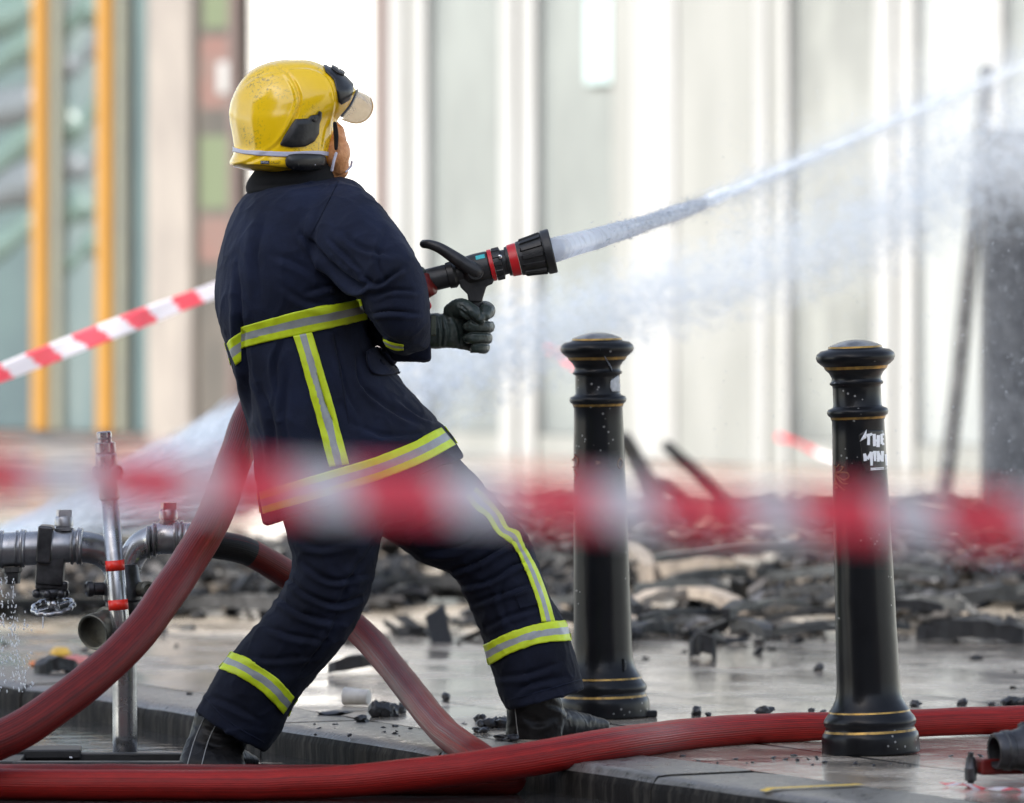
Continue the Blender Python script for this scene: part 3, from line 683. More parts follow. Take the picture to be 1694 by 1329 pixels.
ornament(t2, b2_, [[(951, 752), (957, 762), (953, 775), (949, 768), (951, 756)], [(950, 778), (954, 785), (951, 795)], [(1025, 758), (1029, 766), (1025, 776), (1021, 768), (1025, 758)]], .0014)
patch('torn_sticker', [(1010, 630), (1022, 621), (1026, 630), (1025, 648), (1012, 648), (1009, 640)], t2, m_bare, b2_, off=.0008, th=.0006, curve=False)
patch('chip', [(1030, 1090), (1034, 1096), (1034, 1108), (1031, 1112)], t2, m_black, b2_, off=.0005, th=.004, curve=False)
# square-headed foundation bolt lumps at the foot
for px, py in ((1075, 1187),):
    p = G(px, py); bm = bmesh.new(); add_box(bm, p + Vector((0, 0, .009)), (.03, .03, .018), Matrix.Rotation(.4, 3, 'Z')); tag(bevel(obj('cast_iron_lug', bm, m_black, smooth=False)), 'small black lug on the pavement beside the foot of the rear bollard', 'lug')

# ------------------------------------------------------------------ fire hoses
def hosemat(name, c1, c2, bands=()):
    m = mat(name, c1, .45, col2=c2, vscale=7, coords='UV', stretch=(4, 3, 1), spec=.28, lo=.35, hi=.72)
    ns, L, b = nodes(m); tc = ns.new('ShaderNodeTexCoord'); sx = ns.new('ShaderNodeSeparateXYZ'); L(tc.outputs['UV'], sx.inputs[0])
    mu = ns.new('ShaderNodeMath'); mu.operation = 'MULTIPLY'; mu.inputs[1].default_value = 2 * math.pi * 44; L(sx.outputs[0], mu.inputs[0])
    si = ns.new('ShaderNodeMath'); si.operation = 'SINE'; L(mu.outputs[0], si.inputs[0])
    bp = ns.new('ShaderNodeBump'); bp.inputs['Strength'].default_value = .3; bp.inputs['Distance'].default_value = .0012; L(si.outputs[0], bp.inputs['Height'])
    # uneven ribs: scuffs drawn out along the hose
    mp = ns.new('ShaderNodeMapping'); mp.inputs['Scale'].default_value = (30, .35, 1); L(tc.outputs['UV'], mp.inputs[0])
    nz = ns.new('ShaderNodeTexNoise'); nz.inputs['Scale'].default_value = 3; nz.inputs['Detail'].default_value = 6; L(mp.outputs[0], nz.inputs['Vector'])
    b2 = ns.new('ShaderNodeBump'); b2.inputs['Strength'].default_value = .5; b2.inputs['Distance'].default_value = .0012; L(nz.outputs[0], b2.inputs['Height']); L(bp.outputs[0], b2.inputs['Normal']); L(b2.outputs[0], b.inputs['Normal'])
    mr = ns.new('ShaderNodeMapRange'); mr.inputs[1].default_value = .3; mr.inputs[2].default_value = .75; mr.inputs[3].default_value = .30; mr.inputs[4].default_value = .6; L(nz.outputs[0], mr.inputs[0]); L(mr.outputs[0], b.inputs['Roughness'])
    # darker streaks between the ribs
    cm = ns.new('ShaderNodeMix'); cm.data_type = 'RGBA'; cm.blend_type = 'MULTIPLY'; old = b.inputs['Base Color'].links[0].from_socket
    mr2 = ns.new('ShaderNodeMapRange'); mr2.inputs[1].default_value = .35; mr2.inputs[2].default_value = .7; mr2.inputs[3].default_value = .45; mr2.inputs[4].default_value = 1.15; L(nz.outputs[0], mr2.inputs[0])
    cm.inputs[0].default_value = 1; L(old, cm.inputs[6]); L(mr2.outputs[0], cm.inputs[7]); out = cm.outputs[2]
    for a_, c_ in bands:      # black wrapped or scuffed lengths (metres along the hose)
        g1 = ns.new('ShaderNodeMath'); g1.operation = 'GREATER_THAN'; g1.inputs[1].default_value = a_
        l1 = ns.new('ShaderNodeMath'); l1.operation = 'LESS_THAN'; l1.inputs[1].default_value = c_
        L(sx.outputs[1], g1.inputs[0]); L(sx.outputs[1], l1.inputs[0])
        an = ns.new('ShaderNodeMath'); an.operation = 'MULTIPLY'; L(g1.outputs[0], an.inputs[0]); L(l1.outputs[0], an.inputs[1])
        rg = ns.new('ShaderNodeMapRange'); rg.inputs[1].default_value = .62; rg.inputs[2].default_value = .66; rg.inputs[3].default_value = 1; rg.inputs[4].default_value = .25; L(nz.outputs[0], rg.inputs[0])
        a2 = ns.new('ShaderNodeMath'); a2.operation = 'MULTIPLY'; L(an.outputs[0], a2.inputs[0]); L(rg.outputs[0], a2.inputs[1])
        k_ = ns.new('ShaderNodeMix'); k_.data_type = 'RGBA'; L(a2.outputs[0], k_.inputs[0]); L(out, k_.inputs[6]); k_.inputs[7].default_value = (.012, .011, .012, 1); out = k_.outputs[2]
    sn = ns.new('ShaderNodeTexNoise'); sn.inputs['Scale'].default_value = 5; sn.inputs['Detail'].default_value = 8; sn.inputs['Roughness'].default_value = .75
    mq = ns.new('ShaderNodeMapping'); mq.inputs['Scale'].default_value = (5, 9, 1); L(tc.outputs['UV'], mq.inputs[0]); L(mq.outputs[0], sn.inputs['Vector'])
    sr = ns.new('ShaderNodeMapRange'); sr.inputs[1].default_value = .62; sr.inputs[2].default_value = .74; sr.inputs[4].default_value = .45; L(sn.outputs[0], sr.inputs[0])
    sm = ns.new('ShaderNodeMix'); sm.data_type = 'RGBA'; L(sr.outputs[0], sm.inputs[0]); L(out, sm.inputs[6]); sm.inputs[7].default_value = (.10, .05, .05, 1); out = sm.outputs[2]
    L(out, b.inputs['Base Color']); return m
m_h1 = hosemat('dark_red_hose', (.20, .013, .010), (.12, .009, .008)); m_h2 = hosemat('bright_red_hose', (.42, .016, .012), (.27, .012, .010))
def hose(name, pts, rad, m, label, n=56, steps=10):
    bm = bmesh.new(); add_tube(bm, pts, rad, n=n, steps=steps, uv=True, caps='none')
    sd = len(label)
    for v in bm.verts: q_ = v.co * 9; v.co += Vector((mnoise.noise(q_ + Vector((sd, 0, 0))), mnoise.noise(q_ + Vector((0, sd, 0))), mnoise.noise(q_ + Vector((0, 0, sd))))) * .0022
    o = tag(obj(name, bm, m), label, 'hose'); return o
# held hose: coupling behind the arm, round the back, down to the road at the left
h1 = [PP(712, 470, -.10), PP(670, 492, -.06), PP(610, 520, .10), PP(530, 560, .34), PP(455, 620, .36), PP(415, 690, .26), PP(389, 760, .08), PP(352, 860, -.25), PP(292, 960, -.55),
      PP(215, 1064, -.72), PP(120, 1148, -.85), PP(0, 1225, -.95), PP(-140, 1265, -1.0), PP(-330, 1288, -1.05), PP(-700, 1300, -1.1)]
r1 = [.028, .032, .037, .040, .041, .042, .0415, .0410, .0415, .0415, .042, .0425, .042, .042, .042]
hose('fire_hose', h1, r1, m_h1, 'dark red ribbed hose held by the firefighter, sweeping down to the lower left corner')
# hose lying across the front
h2p = [(-700, 1290, 14.95), (-300, 1293, 14.85), (0, 1297, 14.79), (250, 1299, 14.76), (500, 1297, 14.77), (700, 1280, 14.79), (850, 1261, 14.84), (1000, 1235, 15.02), (1130, 1217, 15.36), (1250, 1206, 15.54), (1360, 1202, 15.62), (1500, 1197, 15.7), (1700, 1190, 15.82), (2100, 1180, 16.0), (2700, 1170, 16.2)]
h2 = [P(*p) for p in h2p]; r2 = [.034] * 3 + [.034, .0345, .0365, .0385, .0385, .037, .035, .0335, .033, .033, .033, .033]
for i, p in enumerate(h2): p.z = max(p.z, (ROADZ if h2p[i][0] < 900 else 0) + r2[i] * .9)
hose('fire_hose', h2, r2, m_h2, 'bright red hose lying across the whole foreground, over the kerb and behind the front bollard')
# hose from the right outlet of the standpipe, behind the legs and over the kerb
h3p = [(288, 893, 15.95), (345, 899, 16.0), (400, 910, 16.05), (445, 932, 16.1), (495, 965, 16.15), (560, 1015, 16.12), (620, 1070, 16.0), (680, 1145, 15.7), (735, 1210, 15.35), (790, 1250, 15.05), (828, 1274, 15.0), (845, 1288, 14.95), (825, 1293, 14.93), (740, 1294, 14.92), (600, 1294, 14.92), (300, 1293, 14.95), (0, 1292, 14.95)]
h3 = [P(*p) for p in h3p]
for i, p in enumerate(h3): p.z = max(p.z, ROADZ + .032)
m_h3 = hosemat('scuffed_red_hose', (.26, .018, .013), (.16, .013, .011), ((-1, .215), (.43, .56)))
hose('fire_hose', h3, .0345, m_h3, 'red hose with black scuffed lengths running from the standpipe behind the legs')

# ------------------------------------------------------------------ standpipe
m_steel = mat('worn_steel', (.48, .48, .49), .30, metal=.8, col2=(.24, .24, .25), vscale=10, bump=.25, bscale=45, bdist=.002, rvar=.12, stretch=(1, 1, .5))
m_bright = mat('bright_steel_tube', (.50, .50, .51), .28, metal=.85, col2=(.28, .28, .29), vscale=14, bump=.1, bscale=30, rvar=.08)
m_dark = mat('dark_cast_metal', (.09, .09, .095), .38, metal=.7, col2=(.025, .025, .027), vscale=18, bump=.4, bscale=50, bdist=.002)
m_brass = mat('dull_brass', (.20, .19, .15), .45, metal=.7, col2=(.10, .10, .085), vscale=25, bump=.3, bscale=60)
m_rtape = mat('bright_red_tape', (.85, .03, .015), .35, spec=.5)
m_rubber = mat('black_rubber', (.012, .012, .012), .6)
DS = 15.95; S_ = DS / F
def Q(px, py, dy=0): return P(px, py, DS + dy)
sp = empty('hydrant_standpipe', Vector((Q(206, 0).x, DS, ROADZ)), 'grey metal two-headed standpipe with handwheel valve rising from the road at the left', 'standpipe')
bm = bmesh.new(); b0_ = Q(207, 1275); b0_.z = ROADZ
add_tube(bm, [b0_, Q(206, 1100), Q(204, 1000)], 20.5 * S_, n=40, steps=4, caps='none'); obj('shaft', bm, m_bright, sp)
bm = bmesh.new()
add_lathe(bm, [(0, 24 * S_), (6 * S_, 27 * S_), (34 * S_, 29 * S_), (38 * S_, 33 * S_), (66 * S_, 33 * S_), (72 * S_, 29 * S_), (90 * S_, 27 * S_), (96 * S_, 24 * S_)], Q(204, 1030), Vector((-.01, 0, 1)), 40)
ab(obj('head_body', bm, m_dark, sp))
for dx, r_, off in ((33, 12, -.03), (-32, 11, -.01)):
    bm = bmesh.new(); c = Q(204 + dx * .6, 974); ax = Vector((dx * .018, -.9, 0)) if dx > 0 else Vector((-1, -.3, 0))
    add_lathe(bm, [(0, r_ * S_), (.045, r_ * S_), (.048, (r_ + 2) * S_), (.06, (r_ + 2) * S_), (.064, r_ * .8 * S_), (.060, r_ * .5 * S_)], c, ax, 28); ab(obj('plug', bm, m_brass if dx > 0 else m_dark, sp))
# the two swan necks
def necks(pts, rad, name):
    bm = bmesh.new(); add_tube(bm, pts, rad, n=40, steps=10, caps='none'); return obj(name, bm, m_steel, sp)
necks([Q(200, 965, .02), Q(190, 935, .03), Q(172, 915, .03), Q(148, 906, .02), Q(110, 904), Q(60, 907), Q(-40, 912), Q(-200, 917)], [22 * S_, 23 * S_, 25 * S_, 26 * S_, 27 * S_, 28 * S_, 28.5 * S_, 28.5 * S_], 'left_neck'.replace('left_', 'swan_'))
necks([Q(208, 965, .02), Q(214, 935, .03), Q(228, 908, .03), Q(250, 895, .02), Q(275, 890), Q(300, 891), Q(330, 896)], [20 * S_, 21 * S_, 23 * S_, 25 * S_, 27 * S_, 27 * S_, 26 * S_], 'swan_neck')
def collar(c, ax, r_, w_, m=m_steel, name='collar', lug=0):
    bm = bmesh.new(); h = w_ * S_ / 2; r_ *= S_
    prof = [(-h, r_ * .93), (-h * .8, r_ * 1.0), (-h * .3, r_ * 1.02), (0, r_ * .985), (h * .3, r_ * 1.02), (h * .8, r_), (h, r_ * .93)]
    add_lathe(bm, prof, c, ax, 44)
    if lug:
        a, u, v = frame(ax)
        for k in range(lug):
            th = 2 * math.pi * k / lug + .4; dv = u * math.cos(th) + v * math.sin(th); add_box(bm, c + dv * r_ * 1.05, (w_ * S_ * .7, r_ * .25, r_ * .25), Matrix((a, dv.cross(a), dv)).transposed())
    return ab(obj(name, bm, m, sp))
XA = Vector((1, 0, -.02))
for x, w_, r_ in ((132, 10, 30.5), (120, 5, 30), (86, 5, 30.5), (38, 10, 31), (28, 5, 30), (2, 8, 31)): collar(Q(x, 904 + (130 - x) * .04), XA, r_, w_)
for x, w_, r_, y in ((246, 6, 27.5, 897), (256, 5, 28.5, 893), (292, 9, 30, 891), (302, 6, 31, 892), (312, 10, 30, 894)): collar(Q(x, y), Vector((1, 0, .02)), r_, w_)
for y in (950, 944): collar(Q(209, y, .02), Vector((-.15, 0, 1)), 25, 5, m_dark)
# caps on top of both arms
for x, y in ((106, 878), (279, 866)):
    bm = bmesh.new(); add_lathe(bm, [(0, 16 * S_), (4 * S_, 16 * S_), (5 * S_, 13.5 * S_), (7 * S_, 13.5 * S_), (8 * S_, 15.5 * S_), (20 * S_, 15.5 * S_), (24 * S_, 13 * S_), (25 * S_, 11 * S_)], Q(x, y), Vector((-.02, 0, 1)), 6 if False else 28)
    add_box(bm, Q(x, y - 29), (22 * S_, 22 * S_, 11 * S_), Matrix.Rotation(.25, 3, 'Z')); o = ab(obj('air_valve', bm, m_steel, sp)); bevel(o, .0015)
# gate valve hanging under the left arm, with handwheel
bm = bmesh.new(); vb_ = Q(88, 955); TL = Matrix.Rotation(R(4), 3, 'Y')
add_box(bm, Q(84, 938), (46 * S_, 42 * S_, 60 * S_), TL); add_box(bm, Q(86, 968), (54 * S_, 34 * S_, 16 * S_), TL); add_box(bm, Q(75, 900), (24 * S_, 66 * S_, 62 * S_), TL)
bevel(obj('valve_body', bm, m_dark, sp, smooth=False), .006, 3)
bm = bmesh.new()
for k in range(6):
    th = k * math.pi / 3 + .3; c = Q(84, 982) + Vector((math.cos(th) * 24 * S_, math.sin(th) * 20 * S_, 0)); r_ = bmesh.ops.create_icosphere(bm, subdivisions=2, radius=8 * S_)['verts']; bmesh.ops.translate(bm, verts=r_, vec=c)
add_lathe(bm, [(0, 22 * S_), (10 * S_, 22 * S_), (12 * S_, 14 * S_), (14 * S_, 9 * S_), (30 * S_, 8 * S_)], Q(84, 975), Vector((.03, 0, -1)), 28); obj('gland_nut', bm, m_dark, sp)
bm = bmesh.new(); hc = Q(88, 1004); tilt = Matrix.Rotation(R(19), 3, 'X') @ Matrix.Rotation(R(-6), 3, 'Y')
N = 72; rg_ = []
for k in range(N + 1):
    th = 2 * math.pi * k / N; rr = 33 * S_ * (1 + .05 * math.cos(th * 11)); rg_.append(hc + tilt @ Vector((math.cos(th) * rr, math.sin(th) * rr, 0)))
add_tube(bm, rg_, 4.2 * S_, n=12, steps=1, caps='none')
for k in range(4):
    th = k * math.pi / 2 + .5; add_tube(bm, [hc, hc + tilt @ Vector((math.cos(th) * 31 * S_, math.sin(th) * 31 * S_, 0))], 3.2 * S_, n=8, steps=2)
add_lathe(bm, [(0, 11 * S_), (16 * S_, 9 * S_)], hc + tilt @ Vector((0, 0, -.004)), tilt @ Vector((0, 0, 1)), 20); obj('handwheel', bm, m_bright, sp)
bm = bmesh.new(); add_lathe(bm, [(0, 17 * S_), (8 * S_, 17 * S_), (10 * S_, 14 * S_), (28 * S_, 12 * S_)], Q(20, 938), Vector((.05, 0, -1)), 8); ab(obj('drain_cock', bm, m_dark, sp))
# open side outlet facing down left
bm = bmesh.new(); oc = Q(188, 1030, -.03); oa = (Q(150, 1048, -.11) - oc).normalized(); k = S_
add_lathe(bm, [(0, 20 * k), (.012, 29 * k), (.018, 31 * k), (.022, 31 * k), (.026, 27 * k), (.045, 27 * k), (.050, 28 * k), (.070, 28 * k), (.074, 30 * k), (.088, 30 * k), (.090, 28.5 * k), (.0885, 25.5 * k), (.060, 25 * k), (.058, 10 * k)], oc, oa, 48)
ab(obj('side_outlet', bm, m_brass, sp))
# the bright key rod in front
kb = empty('hydrant_key', Q(203, 1180, -.12), 'slim steel rod with two red tape bands standing in front of the standpipe', 'key')
ka, kt = Q(203, 1092, -.09), Q(181, 820, -.09); kax = (kt - ka).normalized()
bm = bmesh.new(); add_lathe(bm, [(0, 16 * S_), (.10, 16.2 * S_), (.40, 14.0 * S_)], ka, kax, 36)
bm2 = bm; obj('rod', bm, m_bright, kb)
bm = bmesh.new(); hl = (Q(174, 738, -.09) - kt); ha = hl.normalized()
add_lathe(bm, [(-.012, 13.5 * S_), (-.006, 17 * S_), (40 * S_, 17.5 * S_), (48 * S_, 19 * S_), (66 * S_, 18.5 * S_), (70 * S_, 15 * S_), (71 * S_, 17.5 * S_), (86 * S_, 17.5 * S_), (88 * S_, 13 * S_)], kt, ha, 40); ab(obj('socket_head', bm, m_steel, kb))
bm = bmesh.new(); add_lathe(bm, [(86 * S_, 12 * S_), (92 * S_, 12 * S_), (93 * S_, 10.5 * S_), (95 * S_, 12.5 * S_), (104 * S_, 12.5 * S_), (106 * S_, 10 * S_)], kt, ha, 30); ab(obj('rod_tip', bm, m_bright, kb))
for sx, ax, r_ in ((14, Vector((.6, -.8, 0)), 12), (-14, Vector((-1, -.2, 0)), 10)):
    bm = bmesh.new(); add_lathe(bm, [(0, r_ * .8 * S_), (12 * S_, r_ * .85 * S_), (13 * S_, r_ * S_), (20 * S_, r_ * S_), (21 * S_, r_ * .75 * S_), (18 * S_, r_ * .7 * S_)], Q(178 + sx * .4, 782, -.09), ax, 28); ab(obj('head_boss', bm, m_steel, kb))
for y in (936, 1001):
    f = (1092 - y) / 272; c = ka.lerp(kt, f); rr = (16.5 - 2.2 * f) * S_
    bm = bmesh.new(); add_lathe(bm, [(-8 * S_, rr + .0004), (-8 * S_, rr + .0011), (9 * S_, rr + .0009), (9 * S_, rr + .0003)], c, kax, 40); obj('red_tape_band', bm, m_rtape, kb)

# ------------------------------------------------------------------ hydrant pit frame and lid in the road
m_iron = mat('black_cast_iron', (.010, .010, .010), .5, bump=.5, bscale=60, col2=(.02, .02, .02), vscale=20)
hy = empty('hydrant_cover', G(160, 1270, ROADZ), 'black cast iron hydrant frame set in the road under the standpipe', 'hydrant cover')
bm = bmesh.new(); cc = G(180, 1272, ROADZ) + Vector((0, .06, 0))
for sx, sy, dx, dy in ((.40, .045, 0, -.13), (.40, .045, 0, .13), (.045, .26, -.21, 0), (.045, .26, .21, 0)): add_box(bm, cc + Vector((dx - .02, dy, .008)), (sx, sy, .03))
for k in range(0): add_box(bm, cc + Vector((-.2 + k * .025, -.13, .027)), (.014, .03, .006))
bevel(obj('frame', bm, m_iron, hy, smooth=False), .003)
pl_ = G(65, 1260, ROADZ); bm = bmesh.new(); add_box(bm, pl_ + Vector((-.05, .0, .022)), (.30, .14, .022), Matrix.Rotation(.05, 3, 'Z'))
for k in range(11):
    for j in range(0): add_box(bm, pl_ + Vector((-.19 + k * .027, -.05 + j * .05, .035)), (.014, .03, .006), Matrix.Rotation(.05, 3, 'Z'))
tag(bevel(obj('iron_slab', bm, m_iron, smooth=False), .004), 'black iron lid lying in the water beside the standpipe, left of the frame', 'lid')

# ------------------------------------------------------------------ loose coupling at the lower right
DC = F * CH / (1297 - HY); SC = DC / F
cq = empty('hose_coupling', P(1665, 1297, DC), 'grey threaded hose coupling on a red branch, lying at the lower right corner', 'coupling')
bm = bmesh.new(); ca = P(1648, 1243, DC - .05); cx_ = Vector((.93, .36, .045)).normalized()
prof = [(-.004, 23 * SC), (-.005, 28 * SC), (0, 30 * SC), (.016, 30.5 * SC), (.018, 33 * SC), (.03, 33.5 * SC), (.033, 31.5 * SC), (.045, 33 * SC), (.062, 36 * SC), (.066, 40 * SC), (.082, 40 * SC), (.086, 36 * SC), (.1, 37 * SC), (.16, 37 * SC)]
add_lathe(bm, [(.05, 8 * SC), (.048, 22.5 * SC)] + prof, ca, cx_, 56); ab(obj('threaded_ring', bm, m_dark, cq))
bm = bmesh.new()
for th in (1.9, 3.6, 5.4):
    a, u, v = frame(cx_); dv = u * math.cos(th) + v * math.sin(th); add_box(bm, ca + a * .075 + dv * 40 * SC, (.02, .022, .012), Matrix((a, dv.cross(a), dv)).transposed())
bevel(obj('lug', bm, m_dark, cq, smooth=False), .003)
bm = bmesh.new(); add_tube(bm, [ca + cx_ * .13, ca + cx_ * .3, ca + cx_ * .5 + Vector((0, 0, -.005)), ca + cx_ * .9 + Vector((.1, -.05, -.01))], [.046, .05, .05, .05], n=40, uv=True, caps='none'); obj('red_branch', bm, m_h2, cq)
bm = bmesh.new(); fp = P(1606, 1290, DC - .02)
add_lathe(bm, [(0, 3 * SC), (6 * SC, 6 * SC), (8 * SC, 10 * SC), (28 * SC, 10.5 * SC), (30 * SC, 9 * SC), (46 * SC, 8 * SC), (47 * SC, 5 * SC), (54 * SC, 5 * SC), (55 * SC, 3 * SC)], fp + Vector((0, 0, -.012)), Vector((0, 0, 1)), 24); ab(obj('foot_bolt', bm, m_dark, cq))
bm = bmesh.new(); add_box(bm, fp + Vector((.09, .03, .028)), (.16, .05, .035), Matrix.Rotation(.35, 3, 'Z')); bevel(obj('foot_bracket', bm, m_h1, cq, smooth=False), .006)
tp = [G(1560, 1300), G(1592, 1304), G(1620, 1308), G(1660, 1310), G(1694, 1311), G(1760, 1308)]
tp = [p + Vector((0, 0, .006)) for p in tp]; tape('barrier_tape', tp, .022, .035, 'twisted scrap of red and white tape lying on the paving under the loose coupling', lambda f: 1.35 + .5 * math.sin(f * 14))

# ------------------------------------------------------------------ bits on the pavement
m_coal = mat('wet_charcoal', (.006, .006, .007), .35, col2=(.03, .03, .035), vscale=60, bump=.6, bscale=90, bdist=.004, spec=.7)
def coal(px, py, w_, h_, label, n=1, group=None, z=0.0, sy=None):
    """rough lump of charcoal, w_ and h_ in photo pixels"""
    p = G(px, py, z); s_ = p.y / F; bm = bmesh.new(); rr = random.Random(int(px * 13 + py))
    for k in range(n):
        vs = bmesh.ops.create_icosphere(bm, subdivisions=2, radius=1)['verts']; o_ = Vector((rr.uniform(-1, 1) * w_ * s_ * .35, rr.uniform(-.02, .02), 0)) if n > 1 else Vector()
        sc = (w_ * s_ / 2 * (.55 if n > 1 else 1), (sy or w_ * .4) * s_ * (.6 if n > 1 else 1), h_ * s_ / 2 * rr.uniform(.7, 1.1)); off = Vector((px + k * 3.3, py, k))
        rz = Matrix.Rotation(rr.uniform(-.5, .5), 3, 'Y')
        for v in vs:
            q = v.co * (1 + .55 * mnoise.noise(v.co * 1.6 + off) + .2 * mnoise.noise(v.co * 5 + off)); q = Vector((q.x * sc[0], q.y * sc[1], q.z * sc[2])); v.co = rz @ q + p + o_ + Vector((0, 0, sc[2] * .8))
    return tag(obj('charcoal', bm, m_coal, smooth=False), label, 'charcoal', group)
coal(555, 1184, 54, 10, 'long flat piece of charcoal on the kerbside left of the pile, below the white cup')
coal(598, 1196, 22, 14, 'small lump of charcoal below the pile by the white cup')
coal(634, 1186, 50, 30, 'largest pile of charcoal pieces, beside the white cup', 8)
coal(662, 1180, 24, 18, 'charcoal lump at the right end of the pile by the white cup', 2)
coal(738, 1160, 16, 22, 'upright charcoal splinter just right of the crossing hose')
coal(792, 1196, 30, 18, 'charcoal piece right of the crossing hose, furthest from the boot', 3)
coal(815, 1204, 48, 20, 'charcoal heap touching the heel of the front boot', 6)
coal(800, 1212, 34, 12, 'flat charcoal pieces in front of the heel of the front boot', 3)
coal(830, 1226, 46, 12, 'thin charcoal fragments between the boot and the front hose', 5)
coal(1152, 1184, 18, 18, 'charcoal bit on the wet pavement, first right of the rear bollard')
coal(1172, 1186, 12, 8, 'tiny charcoal bit beside the first one right of the rear bollard')
coal(1264, 1183, 32, 22, 'rounded charcoal lump midway between the bollards')
coal(1342, 1180, 20, 12, 'flat charcoal bit left of the front bollard', 2)
coal(1362, 1180, 12, 8, 'tiny charcoal bit touching the outline of the front bollard')
coal(1355, 1110, 18, 16, 'lone dark lump on the bright wet pavement left of the front bollard')
coal(1514, 1170, 20, 13, 'charcoal bit behind the hose, just right of the front bollard')
coal(1592, 1168, 20, 14, 'pointed charcoal bit behind the hose, left of the large piece at the right edge')
coal(1677, 1166, 44, 18, 'large flat charcoal piece behind the hose at the right edge', 3)
coal(1640, 1168, 14, 8, 'small charcoal bit between the pointed one and the large piece')
for k in range(34):
    f = random.random(); px, py = 1000 + 640 * random.random(), 0; py = random.uniform(1250, 1266) if px < 1360 or px > 1520 else random.uniform(1262, 1270)
    coal(px, py, random.uniform(4, 12), random.uniform(2, 5), 'tiny wet crumb of debris on the paving near the foot of the front bollard', group='crumbs near the front bollard')
for k in range(26):
    px = random.uniform(500, 830); coal(px, random.uniform(1195, 1222), random.uniform(4, 14), random.uniform(2, 5), 'tiny crumb of charcoal on the pavement by the kerb', group='crumbs by the kerb')
# white cup
cp = G(588, 1168); bm = bmesh.new(); r_ = 13 * cp.y / F
add_lathe(bm, [(0, .5 * r_), (.001, .93 * r_), (.004, r_), (.018, r_ * 1.0), (.062, r_ * 1.12), (.066, r_ * 1.15), (.068, r_ * 1.08), (.060, r_ * 1.0), (.01, .9 * r_)], cp + Vector((.035, -.01, r_ * 1.1)), Vector((-1, .35, .03)), 36)
tag(ab(obj('cup', bm, mat('white_cup', (.62, .60, .56), .4, col2=(.45, .43, .40), vscale=30))), 'white cup lying on its side on the pavement behind the charcoal', 'cup')
#SECTION4
# ------------------------------------------------------------------ firefighter
m_navy = mat('navy_fire_cloth', (.0076, .0118, .0300), .8, var=.42, vscale=6, bump=.6, bscale=380, bdist=.0018, spec=.22, sheen=.03)
m_navyT = mat('navy_trouser_cloth', (.0058, .0082, .0190), .82, var=.42, vscale=6, bump=.6, bscale=380, bdist=.0018, spec=.2, sheen=.02)
m_collar = mat('black_collar_cloth', (.005, .005, .006), .9, bump=.3, bscale=300)
m_lime = mat('lime_reflective_edge', (.62, .78, .015), .5, col2=(.55, .66, .012), vscale=30, bump=.15, bscale=300)
m_silv = mat('silver_reflective_tape', (.36, .38, .39), .42, col2=(.27, .285, .29), vscale=22, bump=.15, bscale=200, spec=.6)
m_skin = mat('skin', (.80, .40, .18), .5, col2=(.60, .24, .09), vscale=110, bump=.8, bscale=160, bdist=.003, lo=.3, hi=.7)
m_glove = mat('dark_green_leather', (.020, .030, .026), .40, col2=(.036, .05, .043), vscale=35, bump=.5, bscale=110, bdist=.002, spec=.45)
m_gcuff = mat('olive_knit_cuff', (.075, .085, .06), .9, bump=.5, bscale=200)
m_boot = mat('wet_black_leather', (.005, .005, .0055), .42, col2=(.016, .015, .015), vscale=20, bump=.5, bscale=45, bdist=.003, spec=.2)
m_seam = mat('grey_boot_piping', (.28, .28, .27), .5)
m_helm = mat('yellow_helmet_shell', (.95, .60, .003), .17, bump=.06, bscale=30, coat=.5, spec=.5)
ns, L, b = nodes(m_helm)     # soot scuffs and scratches
tc = ns.new('ShaderNodeTexCoord'); n1 = ns.new('ShaderNodeTexNoise'); n1.inputs['Scale'].default_value = 9; n1.inputs['Detail'].default_value = 3; L(tc.outputs['Object'], n1.inputs['Vector'])
n2 = ns.new('ShaderNodeTexNoise'); n2.inputs['Scale'].default_value = 150; n2.inputs['Detail'].default_value = 6; n2.inputs['Roughness'].default_value = .7; L(tc.outputs['Object'], n2.inputs['Vector'])
r1_ = ns.new('ShaderNodeMapRange'); r1_.inputs[1].default_value = .46; r1_.inputs[2].default_value = .62; L(n1.outputs[0], r1_.inputs[0])
r2_ = ns.new('ShaderNodeMapRange'); r2_.inputs[1].default_value = .52; r2_.inputs[2].default_value = .60; L(n2.outputs[0], r2_.inputs[0])
mu = ns.new('ShaderNodeMath'); mu.operation = 'MULTIPLY'; L(r1_.outputs[0], mu.inputs[0]); L(r2_.outputs[0], mu.inputs[1])
m3 = ns.new('ShaderNodeMath'); m3.operation = 'MULTIPLY'; m3.inputs[1].default_value = .7; L(mu.outputs[0], m3.inputs[0])
mx = ns.new('ShaderNodeMix'); mx.data_type = 'RGBA'; mx.inputs[6].default_value = (.95, .60, .003, 1); mx.inputs[7].default_value = (.20, .15, .03, 1); L(m3.outputs[0], mx.inputs[0]); L(mx.outputs[2], b.inputs['Base Color'])
m_hblk = mat('black_helmet_fitting', (.007, .007, .008), .35, bump=.4, bscale=60, bdist=.002, col2=(.02, .02, .02), vscale=40)
m_lav = mat('pale_lavender_tape', (.55, .56, .68), .5, bump=.3, bscale=120)
m_visor = mat('amber_visor', (.62, .45, .22), .12, trans=.0, alpha=.5, coat=.6, var=.25, vscale=14)
m_redb = mat('red_enamel', (.55, .012, .015), .3)

